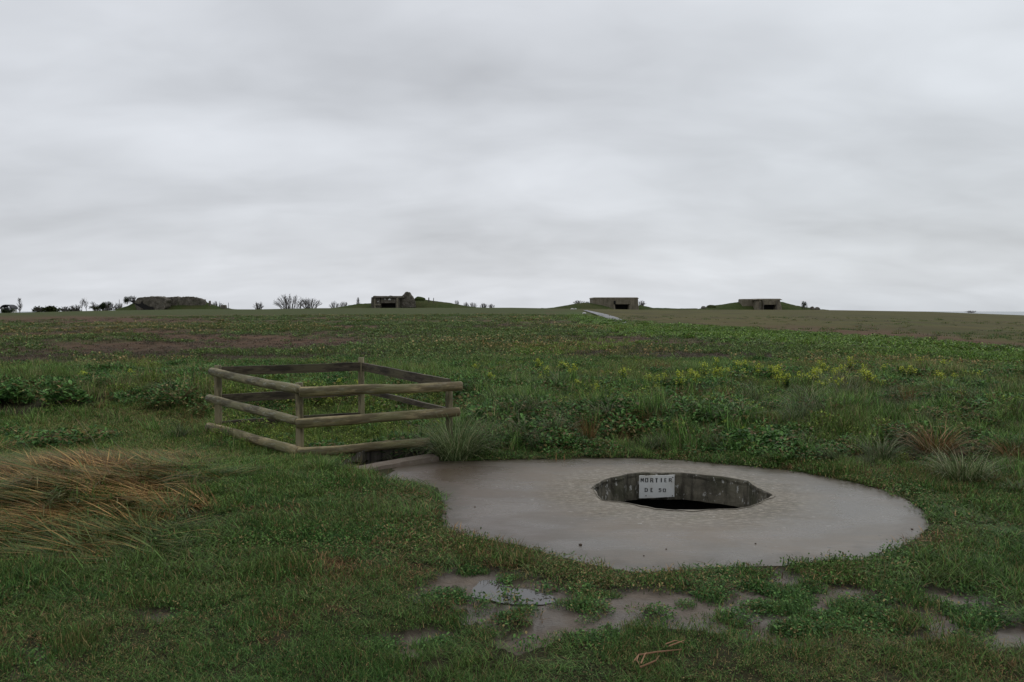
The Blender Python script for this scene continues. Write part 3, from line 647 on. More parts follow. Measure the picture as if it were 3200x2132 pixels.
# --- short turf
x, y = sample(21000, 0, 0, 3.0, 10.5, 38)
sd = sdist(SL, x, y); mm = mudmask(x, y); tr_ = sdist(TRA, x, y)
bankline = lambda x, y: sstep(0, .8, y + (fbm(x, y, 83)-.5)*.9 - np.interp(x, [-3, -1, 0, 2.5, 4, 6], [9., 8.7, 8.2, 8.0, 7.3, 7.3]))
bankness = bankline(x, y)
k = (sd > .05) & (tr_ > .10) & (rng.random(len(x)) > mm*.98) & (rng.random(len(x)) > bankness) & (rng.random(len(x)) > laymask(x, y)*.8)
x, y, sd, mm = x[k], y[k], sd[k], mm[k]
edgy = (sd < .16) & (rng.random(len(x)) < .12)
leafy = fbm(x*1.3, y*1.3, 85) + .35*np.exp(-(sd/.45)**2)
idx_ = np.where(leafy > .56, rng.choice([1, 3], len(x)), rng.choice([0, 2, 4, 1], len(x)))
idx_ = np.where((fbm(x*1.1+7, y*1.6, 88) > .56) & (rng.random(len(x)) < .75), 4, idx_); idx_ = np.where((fbm(x*1.7, y*2.6, 89) > .63) & (rng.random(len(x)) < .6), 5, idx_)
idx_ = np.where(edgy, 5, idx_); lf_ = sstep(-1.2, -2.6, x)*sstep(5.6, 7.2, y); idx_ = np.where(rng.random(len(x)) < lf_*.8, rng.choice([6, 7], len(x)), idx_)
s_ = rng.uniform(.7, 1.15, len(x))*np.where(sd < .11, .5, 1.)*(1+.2*np.exp(-(sd/.5)**2))*(1-.45*sstep(6., 3.6, np.hypot(x, y)))
s3 = np.stack([s_, s_, s_*(.35+1.9*fbm(x*3.4, y*3.4, 87, 2)**1.3)], 1)
scatter('turf', 'short trampled green turf around the slab and mud', 'grass', x, y, idx_, s3, PR['turf'])
# small weeds dotted in the mud
x, y = sample(11000, 0, 0, 3.6, 7., 36); mm = mudmask(x, y); n2 = fbm(x*6.5, y*6.5, 97, 2); pu, pv = uv_of(x, y, x*0); k = (mm > .3) & (n2 > .61) & ~((pu > 1440) & (pu < 1745) & (pv > 1812) & (pv < 1905)) & (sdist(SL, x, y) > .05); x, y = x[k], y[k]
scatter('mud_weeds', 'small green weeds sprouting in the bare mud', 'weeds', x, y, rng.choice([0, 1, 2], len(x)), rng.uniform(.4, .95, len(x)), PR['mudw'])
# --- bank and rough grass
x, y = sample(20000, 0, 0, 7.6, 21, 38)
sd = sdist(SL, x, y); tr_ = sdist(TRA, x, y); bk_ = bankline(x, y)
u, v = uv_of(x, y, x*0+.1)
lawnleft = sstep(760, 600, u)*sstep(1225, 1262, v + (fbm(x*.8, y*.8, 84)-.5)*30)
k = (sd > .08) & (tr_ > .06) & (rng.random(len(x)) < bk_) & (rng.random(len(x)) > lawnleft*.93)
keepout = np.zeros(len(x), bool)
for tu, tv, tr2 in ((2925,1428,.55),(1425,1442,.5),(3010,1505,.6),(2755,1440,.4),(3170,1440,.4),(1840,1375,.35),(2835,1275,.3),(2390,1330,.3)):
    tp_ = G0(tu, tv+14); keepout |= np.hypot((x-tp_.x), (y-tp_.y)*.7) < tr2
x, y, sd, u, v, keepout = x[k], y[k], sd[k], u[k], v[k], keepout[k]
a1 = fbm(x*1.1, y*1.1, 101)+.06; a2 = fbm(x*.7+5, y*.7, 103); a3 = fbm(x*.8, y*.8+9, 107); r_ = rng.random(len(x))
idx_ = np.where(a1 > .55, 2, np.where(a2 > .5, 0, 1)); idx_ = np.where(r_ < .06, 3, idx_)
idx_ = np.where((a3 > .61) & (r_ > .35) | (r_ > .975), 4, idx_); idx_ = np.where((r_ > .93) & (r_ < .965) & (y < 14), 6, idx_)
pen_in = (u > 660) & (u < 1420) & (y > 9.4) & (y < 14)
idx_ = np.where(pen_in & (r_ > .30), 5, idx_); idx_ = np.where((a2 > .62) & (r_ > .6), 5, idx_)
s_ = rng.uniform(.6, 1.05, len(x))*(.6+.5*sstep(0, .7, sd))*(1-.35*sstep(15, 20, y))*(.45+1.35*fbm(x*1.5, y*1.5, 109, 2)); s_ = np.where(idx_ == 2, s_*1.35, s_); s_ = np.where(pen_in, s_*.9, s_); s_ = np.where(keepout, s_*.45, s_)
scatter('bank_grass', 'taller rough grass and weeds on the bank behind the slab', 'grass', x, y, idx_, s_, PR['bank'])
# left lawn beyond laid grass
x, y = sample(9000, 0, 0, 8.4, 14.5, 38); u, v = uv_of(x, y, x*0+.1); k = (rng.random(len(x)) < sstep(760, 600, u)*sstep(1215, 1255, v)) ; x, y = x[k], y[k]
scatter('lawn_grass', 'smooth mown strip of grass left of the log pen', 'grass', x, y, rng.choice([6, 7, 6, 0], len(x)), rng.uniform(1., 1.5, len(x)), PR['turf'])
# --- long laid grass
x, y = sample(20000, 0, 0, 4.4, 9.8, 38); lm_ = laymask(x, y); lu_, lv_ = uv_of(x, y, x*0); lm_ = lm_*(lu_ < 760)*(lv_ < 1770); k = (rng.random(len(x)) < lm_*.45) & (sdist(SL, x, y) > .6); x, y = x[k], y[k]
st_ = fbm(x*1.1, y*4.5, 111, 3) + rng.normal(0, .085, len(x)); idx_ = np.where(st_ > .575, 2, np.where(st_ > .51, rng.choice([3, 5], len(x)), rng.choice([0, 1, 0, 4], len(x))))
ls_ = rng.uniform(.5, 1.05, len(x)); rz = (fbm(x*.8, y*1.4, 113)-.5)*3.0 + rng.normal(0, .42, len(x)) + .1 + (rng.random(len(x)) < .15)*2.8
scatter('long_grass', 'long green and straw coloured grass beaten flat at left', 'grass', x, y, idx_, np.stack([ls_, ls_, ls_*rng.uniform(.22, .42, len(x))], 1), PR['lay'], rotz=rz, tilt=.05)
# --- field crop, getting coarser with distance
for (nn_, d0, d1, sc_) in ((16000, 15.5, 28, 1.0), (16000, 28, 55, 1.5), (9000, 55, 110, 2.2)):
    x, y = sample(nn_, 0, 0, d0, d1, 36); z = height(x, y); ba, sr, br = zones(x, y, z)
    r_ = rng.random(len(x)); idx_ = np.where(r_ < .5, 0, 1); idx_ = np.where(rng.random(len(x)) < br*.9+.06, np.where(r_ < .5, 4, 5), idx_)
    gr = fbm(x*.15, y*.15, 121); idx_ = np.where((rng.random(len(x)) < sr) | ((gr > .56) & (r_ > .5) & (x > 0)), np.where(r_ < .75, 2, 3), idx_)
    idx_ = np.where(ba > .5, rng.choice([4, 1, 1], len(x)), idx_)
    k = (rng.random(len(x)) > ba*.92) & (rng.random(len(x)) > br*.62) & (rng.random(len(x)) < (1 if d0 < 50 else .9)); x, y, idx_ = x[k], y[k], idx_[k]
    s_ = rng.uniform(.7, 1.3, len(x))*sc_; s3 = np.stack([s_, s_, s_/(sc_**.75)], 1)
    scatter('field_crop', {15.5: 'low leafy green growth on the near field', 28: 'thin green growth across the middle of the field', 55: 'patchy green growth on the far field'}[d0], 'field plants', x, y, idx_, s3, PR['crop'])

# ------------------------------------------------------------------ individual plants
def tussock(u, v, hpx, wpx, m_, label, lean=(0,.7), curl=(.9,2.0), n=260, group=None, w=(.004,.008), bias=None):
    p = Gt(u, v); sc = p.y/FPX; H = hpx*sc; W = wpx*sc*.5; b_ = MB()
    for _ in range(n):
        q_ = disc(W*.35); hd_ = math.atan2(q_[1], q_[0])+random.gauss(0, .5)
        if bias is not None: hd_ = random.gauss(bias, .7)
        b_.blade(q_, hd_, H*random.uniform(.7, 1.5), random.uniform(*w), random.uniform(*lean), random.uniform(*curl), 6)
    o = b_.build('grass_tussock', M[m_], None, loc=p - Vector((0,0,.02)))
    return tag(o, label, 'grass tussock', group)
tussock(1425, 1442, 165, 300, 'pale', 'grey green drooping tussock at the end of the log pen', n=800)
tussock(2925, 1430, 135, 210, 'straw', 'brown dead straw tussock on the right bank', lean=(.1,.9), n=520, w=(.005,.010))
tussock(2755, 1440, 100, 180, 'tuss', 'green arching tussock left of the brown straw clump', n=260)
tussock(3010, 1505, 120, 300, 'pale', 'wide pale green tussock below the brown straw clump', n=480)
tussock(3170, 1440, 100, 170, 'straw', 'brown straw tussock at the right picture edge', n=280, lean=(.2,.9))
tussock(2430, 1450, 55, 150, 'bank', 'dark leaning tussock just behind the slab right of the pit', n=240, bias=3.4)
tussock(2600, 1445, 60, 130, 'tuss', 'curled over tussock between the bank and the slab edge', n=220, bias=3.2)
tussock(3180, 1540, 50, 140, 'tuss', 'small pale tussock on turf at the right edge', n=160)
tussock(1000, 1478, 60, 190, 'bank', 'green tussock under the front corner post of the pen', n=300, curl=(.6,1.6))
tussock(1840, 1375, 75, 110, 'straw', 'rust brown dry tussock on the bank left of the sign', n=170, lean=(0,.5), curl=(.2,1.0), w=(.003,.006))
tussock(2835, 1275, 80, 90, 'straw', 'thin reddish dry stalks above the brown straw clump', n=110, lean=(0,.4), curl=(.1,.7), w=(.004,.007))
tussock(2390, 1330, 50, 90, 'straw', 'small rusty dead clump in the middle of the bank', n=120, lean=(.2,1), curl=(.3,1.2))
tussock(1520, 1390, 90, 200, 'bank', 'tall olive tussock on the bank right of the pen', n=300, lean=(0,.6), curl=(.6,1.6))
tussock(640, 1600, 40, 120, 'straw', 'flattened straw coloured clump on turf left of the slab', n=120, lean=(.6,1.3))
tussock(700, 1540, 30, 100, 'reddry', 'reddish dead root clump on turf below the pen', n=80, lean=(.6,1.4), w=(.003,.006))

def bush_plant(u, v, hpx, wpx, label, m_='weed', n=420, L=(.05,.11)):
    p = Gt(u, v); sc = p.y/FPX; H = hpx*sc; W = wpx*sc*.5
    root = empty('leafy_weed', p, label, 'plant'); b_ = MB()
    for _ in range(n):
        a = random.random()*6.283; q_ = math.sqrt(random.random()); x, y = math.cos(a)*q_*W, math.sin(a)*q_*W*.7
        z = H*(1-q_*q_*.7)*random.uniform(.35, 1)*(1+.25*math.sin(x*17)); b_.leaf((x, y, z), random.random()*6.283, random.uniform(*L), random.uniform(*L)*.75, random.uniform(-.5, .7))
    b_.build('foliage', M[m_], root); s_ = MB()
    for _ in range(12):
        a = random.random()*6.283; s_.tube([(0,0,0), (math.cos(a)*W*.3, math.sin(a)*W*.3, H*.5), (math.cos(a)*W*.6, math.sin(a)*W*.6, H*.75)], [.006,.005,.003], 5)
    s_.build('stem', M['weed'], root)
bush_plant(40, 1262, 70, 130, 'dark broad leaved weed at the far left edge of the lawn')
bush_plant(205, 1262, 62, 150, 'broad leaved weed, second from the left edge')
bush_plant(560, 1270, 75, 190, 'bushy green weed left of the log pen', n=700, L=(.03,.07))
bush_plant(650, 1300, 60, 130, 'dark low weed against the left pen post', n=420, L=(.02,.05))
bush_plant(860, 1262, 70, 220, 'pale leaved ivy clump inside the pen', 'lime', n=520, L=(.02,.05))
bush_plant(1060, 1268, 60, 200, 'yellowish leafy clump inside the pen by the back post', 'lime', n=480, L=(.02,.05))

# yellow mustard plants
def mustard(h, r, nf):
    root = bpy.data.objects.new('mustard_plant', None); COL.objects.link(root); s_, l_, f_ = MB(), MB(), MB()
    for _ in range(16):
        a = random.random()*6.283; q_ = random.random()*r; hh = h*random.uniform(.6, 1.05); tip = Vector((math.cos(a)*q_, math.sin(a)*q_, hh)); s_.tube([(tip.x*.2, tip.y*.2, 0), (tip.x*.6, tip.y*.6, hh*.5), tip], [.0035,.003,.002], 4, rv=random.random())
        for _k in range(nf//16):
            c_ = tip + Vector((random.gauss(0, .02), random.gauss(0, .02), random.gauss(-.01, .018))); rr_ = random.uniform(.011, .019); tilt_ = Euler((random.gauss(0, .6), random.gauss(0, .6), random.random()*6)).to_matrix()
            f_.add([c_ + tilt_ @ Vector((math.cos(i*math.pi/4)*rr_*(1 if i % 2 == 0 else .55), math.sin(i*math.pi/4)*rr_*(1 if i % 2 == 0 else .55), .003*(i % 2))) for i in range(8)], [tuple(range(8))])
        for _k in range(9):
            t_ = random.uniform(.1, .8); l_.leaf((tip.x*t_, tip.y*t_, hh*t_), random.random()*6.283, random.uniform(.03, .07), .03, random.uniform(-.3, .7))
    s_.build('stem', M['weed'], root); l_.build('leaves', M['weed'], root); f_.build('flowers', M['petal'], root); return root
mp = [mustard(.36, .12, 96), mustard(.30, .15, 80), mustard(.42, .10, 112)]
for o in mp: tag(o, 'x', 'flowering plant', 'yellow flowering plants along the bank')
spots = [(1760,1190,6),(1560,1185,2),(2110,1225,7),(2060,1215,4),(2240,1205,8),(2340,1185,9),(2400,1200,6),(2460,1215,6),(2540,1210,8),(2600,1200,8),(2660,1215,6),(2740,1220,6),(2790,1235,5),(2930,1200,6),(2990,1220,4),(1800,1245,3),(1090,1262,3),(700,1232,2),(330,1215,3),(1350,1235,2)]
spn = ['beside the bank centre, left of the long yellow drift','just right of the pen top rail','left of the main yellow drift','left end of the main yellow drift','in the yellow drift above the pit','in the tallest yellow drift above the pit','in the yellow drift right of the pit mouth','low on the bank below the yellow drift','in the densest yellow drift on the right bank','in the middle of the densest yellow drift','at the right end of the densest yellow drift','right of the densest yellow drift','low at right of the densest yellow drift','near the right edge above the brown straw clump','rightmost above the brown straw clump','on the mid bank above the sign','inside the log pen','behind the left rails of the pen','left of the pen on the field edge','right of the pen by the top rail end']
first = [True]*3
for (u, v, n), nm in zip(spots, spn):
    for i in range(n):
        k = random.randrange(3); r_ = mp[k] if first[k] else copy_tree(mp[k]); first[k] = False
        p = Gt(u + random.gauss(0, 46), v + random.gauss(-8, 15)); r_.location = p; r_.rotation_euler = (0, 0, random.random()*6.28); s_ = random.uniform(.5, .95)*(.8 if u < 1500 else 1); r_.scale = (s_, s_, s_)
        r_['label'] = 'small yellow flowering weed ' + nm; r_['group'] = 'yellow weeds ' + nm

# dry twigs, stalks
def twig(pts, rads, label, name='dry_stalk', m_='reddry', cat='stalk', extra=()):
    P_ = [Gt(u, v) + Vector((0, 0, h)) for u, v, h in pts]; b_ = MB(); o0 = P_[0]
    b_.tube([p-o0 for p in P_], rads, 6, rv=.6)
    for ex in extra: E = [Gt(u, v) + Vector((0, 0, h)) - o0 for u, v, h in ex]; b_.tube(E, [rads[0]*.8]+[rads[0]*.6]*(len(E)-2)+[rads[0]*.3], 5, rv=.8)
    tag(b_.build(name, M[m_], None, loc=o0), label, cat)
twig([(1995,2068,.03),(2050,2062,.035),(2130,2050,.03)], [.004,.004,.002], 'longer reddish dry branch lying on the near turf', 'dry_branch', cat='branch', extra=[[(2080,2040,.04),(2110,2035,.05),(2138,2030,.03)],[(2090,2046,.04),(2120,2042,.05),(2140,2034,.05)],[(1995,2068,.03),(1990,2085,.03),(2002,2098,.02)]])
twig([(2000,2100,.02),(2035,2092,.03),(2050,2085,.03),(2060,2070,.03)], [.0045,.004,.003,.002], 'shorter forked reddish twig below the dry branch', 'dry_branch', cat='branch', extra=[[(2003,2095,.03),(2015,2080,.05),(2020,2074,.05)],[(1978,2085,.02),(1992,2072,.03),(1998,2066,.03)]])
twig([(345,1515,.08),(290,1440,.22),(240,1385,.30),(180,1335,.38)], [.0035,.003,.0025,.0015], 'long pale stalk leaning out of the flattened grass', m_='straw')
twig([(430,1520,.05),(380,1470,.18),(330,1430,.28)], [.003,.0025,.0015], 'short pale stalk leaning beside the longest stalk', m_='straw')
twig([(452,1468,.02),(475,1445,.10),(512,1443,.12)], [.003,.0028,.002], 'bent pale straw at the right end of the flattened grass', m_='tuss')
twig([(1738,1440,.0),(1738,1438,.04),(1740,1437,.075)], [.006,.005,.004], 'left of two brown broken stems behind the slab', m_='straw')
twig([(1764,1438,.0),(1763,1437,.03),(1765,1436,.055)], [.007,.006,.005], 'right of two brown broken stems behind the slab', m_='straw')
twig([(2700,1535,.02),(2712,1548,.03),(2722,1560,.02)], [.003,.004,.002], 'single whitish straw lying at the right slab edge', m_='tuss')

# pebbles and leaves on slab
for (u, v, s_, lb) in ((1814,1704,.013,'dark round pebble on the near left of the slab'),(2082,1717,.006,'tiny dark pebble in the middle of the slab front'),(2012,1738,.006,'tiny dark pebble nearest the front slab edge'),(2361,1700,.007,'tiny dark pebble in front of the pit right side'),(2850,1655,.009,'dark crumb at the right slab edge'),(1484,1585,.007,'dark leaf scrap on the left of the slab')):
    bm = bmesh.new(); bmesh.ops.create_icosphere(bm, subdivisions=2, radius=s_)
    for v_ in bm.verts: v_.co *= random.uniform(.85, 1.1); v_.co.z *= .55
    me = bpy.data.meshes.new('pebble'); bm.to_mesh(me); bm.free(); me.materials.append(M['iron']); o = bpy.data.objects.new('pebble', me); COL.objects.link(o); o.location = G0(u, v) + Vector((0,0,s_*.4)); tag(o, lb, 'pebble', 'specks on the slab')

# puddles
def puddle(pts, label, z=.0):
    P_ = refine(chaikin([Gt(u, v) for u, v in pts], 2), .03, .10, 171); zz = float(np.mean(height(np.array([p.x for p in P_]), np.array([p.y for p in P_]))))+z; b_ = MB(); b_.add([(p.x, p.y, zz) for p in P_], [tuple(range(len(P_)))[::-1]])
    tag(b_.build('puddle', M['water']), label, None, None, 'structure')
puddle([(1448,1822),(1490,1812),(1550,1820),(1600,1842),(1660,1846),(1715,1862),(1740,1884),(1700,1900),(1620,1896),(1570,1890),(1520,1884),(1480,1862)], 'shallow puddle reflecting the sky in the mud before the slab', .006)
for u, v in ((1592,1866),(1495,1885),(1575,1826),(1705,1848),(1640,1902)):
    p = Gt(u, v); mb_ = MB()
    for _ in range(70):
        q_ = disc(.07); mb_.leaf((q_[0], q_[1], random.random()*.045), random.random()*6.283, random.uniform(.014, .03), .014, random.uniform(-.3, .9))
    for _ in range(14): mb_.blade(disc(.05), random.random()*6.283, random.uniform(.03, .08), .004, random.uniform(.1, .8), .6, 3)
    tag(mb_.build('weed_clump', M['weed'], None, loc=p), 'small leafy weed clump at the edge of the puddle', 'weed', 'weeds standing in and around the puddle')

# ------------------------------------------------------------------ far track
b_ = MB(); L_ = [(1822,971),(1850,980),(1880,992),(1915,1003),(1948,1012)]; Rr = [(1834,971),(1868,978),(1900,986),(1930,996),(1958,1008)]
vs_ = []
for a, c_ in zip(L_, Rr): vs_ += [Gt(*a)+Vector((0,0,.10)), Gt(*c_)+Vector((0,0,.10))]
b_.add(vs_, [(2*i, 2*i+1, 2*i+3, 2*i+2) for i in range(len(L_)-1)]); tag(b_.build('path', M['track']), 'wet grey track leading to the casemates', None, None, 'structure')

# ------------------------------------------------------------------ mounds and casemates
def hz(x, y): return float(height(x, y))
def mound(name, sil, D, depth, label, m_='mound', amp=.25, front=.5):
    """sil: silhouette pixels (u,v) on the crest at distance D"""
    D = D + depth - 2.0
    us = [s[0] for s in sil]; vs__ = [s[1] for s in sil]; nu = max(24, int((us[-1]-us[0])/3)); nd = 18; V_ = []
    for i in range(nu+1):
        u = us[0] + (us[-1]-us[0])*i/nu; v = float(np.interp(u, us, vs__)); c_ = at(u, v, D); 
        for j in range(nd+1):
            t_ = j/nd*2-1; yy = D + t_*depth; x = c_.x*yy/D; g = hz(x, yy); h = max(0, c_.z - hz(c_.x, D)) 
            prof_ = (1-abs(t_)**1.5)**1.1 if abs(t_) < 1 else 0
            nz = (float(fbm(x*.5, yy*.5, 131, 4))-.5)*amp*prof_
            V_.append((x, yy, g - .15*(1-prof_) + h*prof_ + nz))
    b_ = MB(); b_.add(V_, [(i*(nd+1)+j, (i+1)*(nd+1)+j, (i+1)*(nd+1)+j+1, i*(nd+1)+j+1) for i in range(nu) for j in range(nd)])
    o = b_.build(name, M[m_], smooth=True); return tag(o, label, None, None, 'structure')
mound('earth_mound', [(360,968),(400,955),(420,945),(440,942),(560,943),(640,943),(665,952),(700,962),(740,968)], 322, 9, 'grass bank around the ruined casemate at left', amp=.6)
mound('earth_mound', [(1020,965),(1080,957),(1120,950),(1160,948),(1290,934),(1330,937),(1380,944),(1430,951),(1480,960),(1520,964)], 305, 10, 'grass bank behind the casemate with the broken roof', amp=.5)
mound('earth_mound', [(1690,966),(1740,960),(1790,950),(1825,946),(1850,948),(1880,954),(1905,960),(1925,970)], 246, 7, 'grass bank burying the left end of the whole casemate', amp=.3)
mound('earth_mound', [(1985,958),(2000,953),(2020,958),(2040,962),(2100,964),(2180,964.5)], 262, 6, 'low grass bank right of the whole casemate', amp=.2)
mound('earth_mound', [(2180,966),(2215,957),(2260,951),(2320,942),(2400,940),(2450,945),(2480,953),(2515,960),(2560,966),(2590,969)], 296, 9, 'grass bank around the rightmost casemate', amp=.4)

def block(mb, u0, u1, vt, vb, D, depth, taper=.0, jag=0., n=1, sink=1.0):
    """solid cut from pixel extents at distance D, optionally ragged on top"""
    a = at(u0, vb, D); c_ = at(u1, vt, D); nx = max(2, int((c_.x-a.x)/.8)) if jag else 1; V_ = []
    z0 = a.z - (sink if vb > 956 else 0)
    for i in range(nx+1):
        x = a.x + (c_.x-a.x)*i/nx
        for (yy, k_) in ((D, 0), (D+depth, 1)):
            zt_ = c_.z + ((float(fbm(x*.9, yy*.7, 141, 3))-.5)*jag*2 if jag else 0)
            V_ += [(x + (taper if i == 0 else (-taper if i == nx else 0)), yy + (taper*.5 if k_ == 0 else 0), zt_), (x, yy, z0)]
    F_ = []
    for i in range(nx):
        p_, q_ = i*4, (i+1)*4
        F_ += [(p_, q_, q_+2, p_+2), (p_+1, q_+1, q_, p_), (p_+2, q_+2, q_+3, p_+3), (p_+1, p_+3, q_+3, q_+1)]
    F_ += [(0, 2, 3, 1), (nx*4, nx*4+1, nx*4+3, nx*4+2)]
    mb.add(V_, F_)
def finish(o, loc):
    # move mesh origin to loc
    for v_ in o.data.vertices: v_.co -= loc
    return o
def bevel(o, w, seg=2):
    md = o.modifiers.new('bevel', 'BEVEL'); md.width = w; md.segments = seg; md.limit_method = 'ANGLE'
ROUGH = bpy.data.textures.new('rough', 'CLOUDS'); ROUGH.noise_scale = 1.6; ROUGH.noise_depth = 3
def prism(mb, ol, D, depth, sink=1.0):
    n = len(ol); F_ = [at(u, v, D) for u, v in ol]; F_ = [p if v < 950 else p-Vector((0,0,sink)) for p, (u, v) in zip(F_, ol)]; cx_ = sum(p.x for p in F_)/n
    B_ = [Vector((cx_+(p.x-cx_)*.85, p.y+depth, p.z-.25)) for p in F_]; Mi = [Vector((p.x, p.y+depth*.4, p.z+.1)) for p in F_]
    mb.add(F_+Mi+B_, [tuple(range(n)), tuple(range(3*n-1, 2*n-1, -1))] + [(k*n+i, k*n+n+i, k*n+n+(i+1) % n, k*n+(i+1) % n) for i in range(n) for k in (0, 1)])
def casemate(D, parts, label, m_, lintel=None):
    base = at(parts['c'], parts['base'], D); root = empty('casemate', base, label, 'bunker')
    for nm, ol, mm_, dy, dep in parts.get('prisms', []):
        b_ = MB(); fine = []
        for (a, c_) in zip(ol, ol[1:]+ol[:1]):
            for k in range(4): q_ = (a[0]+(c_[0]-a[0])*k/4, a[1]+(c_[1]-a[1])*k/4); fine.append((q_[0], q_[1] + (random.uniform(-.8, .8) if q_[1] < 950 and k else 0)))
        prism(b_, fine, D+dy, dep); o = b_.build(nm, M[mm_], root); finish(o, base); o.modifiers.new('tri', 'TRIANGULATE')
        su = o.modifiers.new('sub', 'SUBSURF'); su.subdivision_type = 'SIMPLE'; su.levels = su.render_levels = 3; dm = o.modifiers.new('rough', 'DISPLACE'); dm.texture = ROUGH; dm.strength = 1.0; dm.mid_level = .5
    for nm, lst, mm_, bv in parts['solids']:
        for (u0, u1, vt, vb, dy, dep, tp, jg) in lst:
            b_ = MB(); block(b_, u0, u1, vt, vb, D+dy, dep, tp, jg)
            o = b_.build(nm, M[mm_], root); finish(o, base)
            if bv: bevel(o, bv)
    return root
# whole casemate: walls round the embrasure so that the gun port is a real recess
casemate(250, dict(c=1925, base=970, solids=[
 ('wall', [(1851,1925,931,971,0,12,.35,0),(1964,1998,931,971,0,12,.35,0)], 'bunker', .35),
 ('lintel', [(1919,1970,933,951,.02,11.8,.0,0)], 'bunker', 0),
 ('roof', [(1851,1998,929.5,934,-.03,12.1,.45,0)], 'bunker', .3),
 ('notch_shade', [(1918,1924,940,951,-.02,.6,.0,0)], 'black', 0),  # black block on the wall face stands in for a shaded notch
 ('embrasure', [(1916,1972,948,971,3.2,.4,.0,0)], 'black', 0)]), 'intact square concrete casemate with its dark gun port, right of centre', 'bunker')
casemate(292, dict(c=2405, base=969, solids=[
 ('wall', [(2362,2391.5,935,970,0,9,.9,0),(2421.5,2448,935,970,0,9,.9,0)], 'bunker', .8),
 ('lintel', [(2383,2430,937,952.5,.02,8.6,.0,0)], 'bunker', 0),
 ('roof', [(2362,2447.5,933.5,938,-.03,9.1,.9,0)], 'bunker', .6),
 ('rear_block', [(2319,2366,934.5,962,5,6,.2,0)], 'bunker', .3),
 ('dark_notch_strip', [(2374,2380,944,968,-.7,1,.2,0),(2384,2388,940,968,-.5,.8,.1,0),(2426,2430,940,960,-.4,.8,.1,0)], 'ruin', .1),  # darker strips standing proud, in place of shaded recessed notches
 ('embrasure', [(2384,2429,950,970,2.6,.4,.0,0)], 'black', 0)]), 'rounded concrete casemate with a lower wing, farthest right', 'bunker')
casemate(300, dict(c=1215, base=964, prisms=[('fallen_roof', [(1244,952),(1250,936),(1258,924),(1264,917),(1271,913),(1278,915),(1285,924),(1291,933),(1297,952)], 'ruin', 1.5, 5)], solids=[
 ('wall', [(1157.5,1190,929,965,0,10,.3,.12),(1236,1248,928,965,-.3,8,.1,.1),(1247,1291,927,965,2,8,.9,.6)], 'ruin', .25),
 ('lintel', [(1190,1236.5,931,947.5,.15,9,.0,0)], 'ruin', 0),
 ('roof', [(1163,1262,925,932,-.5,10.5,.3,.3)], 'ruin', .25),
 ('frame', [(1169,1174,934,964,-.7,1,.0,0),(1239,1244,932,964,-.9,1,.0,0),(1168,1190,951,955,-.75,.6,.0,0)], 'bunker', .1),
 ('broken_patch', [(1200,1206,933,936.5,-.12,.3,.3,.1),(1212,1222,932,938,-.14,.3,.5,.15),(1179,1184,940,944,-.14,.3,.2,.1)], 'flint', .1),
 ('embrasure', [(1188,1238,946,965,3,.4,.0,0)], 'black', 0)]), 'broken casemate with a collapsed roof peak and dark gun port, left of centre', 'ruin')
casemate(318, dict(c=460, base=965, prisms=[('wall', [(426,966),(421,950),(422,940),(430,931),(445,929),(458,930),(472,927.5),(486,927),(500,929),(514,933),(522,939),(518,950),(508,966)], 'ruin', 0, 9), ('rubble', [(505,962),(515,932),(535,930),(550,927.5),(562,931),(575,929),(595,927),(612,931),(628,936),(638,944),(640,962)], 'ruin', 6, 6)], solids=[
 ('rubble', [(634,640,936,955,6,2,.3,.3),(650,657,940,958,6,1.5,.2,.2),(686,706,953,966,6,2,.3,.1)], 'ruin', .3),
 ('hollow_shade', [(446,482,939,963,-.35,1.2,1.5,.4)], 'black', .3)]), 'ruined casemate reduced to a long ragged concrete heap, farthest left', 'ruin')  # black solid before the wall paints the shade of a hollow

# rough rocks
def rock(u0, u1, vt, vb, D, m_, label, name='rock', cat='rock', group=None):
    a = at(u0, vb, D); c_ = at(u1, vt, D); w = c_.x-a.x; h = c_.z-a.z; bm = bmesh.new(); bmesh.ops.create_icosphere(bm, subdivisions=3, radius=1)
    sd_ = random.random()*30
    for v_ in bm.verts:
        k = 1 + (float(fbm(v_.co.x*1.5+sd_, v_.co.y*1.5+v_.co.z*2, 151, 3))-.5)*.6; v_.co *= k; v_.co = Vector((v_.co.x*w*.5, v_.co.y*w*.35, max(v_.co.z, -.4)*h*.75+h*.3))
    me = bpy.data.meshes.new(name); bm.to_mesh(me); bm.free(); me.materials.append(M[m_]); o = bpy.data.objects.new(name, me); COL.objects.link(o); o.location = ((a.x+c_.x)/2, D, a.z); return tag(o, label, cat, group)
rock(1295, 1330, 928, 940, 303, 'mound', 'mossy rubble hump right of the collapsed roof', 'rubble_heap', 'rubble')
rock(1783, 1794, 963.5, 968, 170, 'flint', 'larger white stone beside the track end'); rock(1795, 1802, 963.5, 967, 171, 'flint', 'smaller white stone right of the larger one'); rock(1820, 1832, 976, 981, 100, 'flint', 'grey stone at the left edge of the track')
rock(2531, 2546, 958, 968, 290, 'ruin', 'dark boulder, left of the pair beyond the right casemate'); rock(2546, 2562, 960, 969, 292, 'ruin', 'dark boulder, right of the pair beyond the right casemate')
rock(2190, 2206, 957, 965, 288, 'stone', 'pale boulder at the foot of the right bank'); rock(2208, 2238, 953, 962, 290, 'mound', 'long mossy boulder on the left slope of the right bank')
def pole(u, vt, vb, D, r, label, name='post', cat='post', m_='bark'):
    a = at(u, vb, D); h = at(u, vt, D).z - a.z + .5; b_ = MB(); b_.tube([(0,0,-.5),(0,0,h*.5),(0.02,0,h-.5)], [r, r, r*.8], 6); tag(b_.build(name, M[m_], loc=a), label, cat)
pole(714, 946, 966, 300, .1, 'thin lone pole right of the ruined heap')
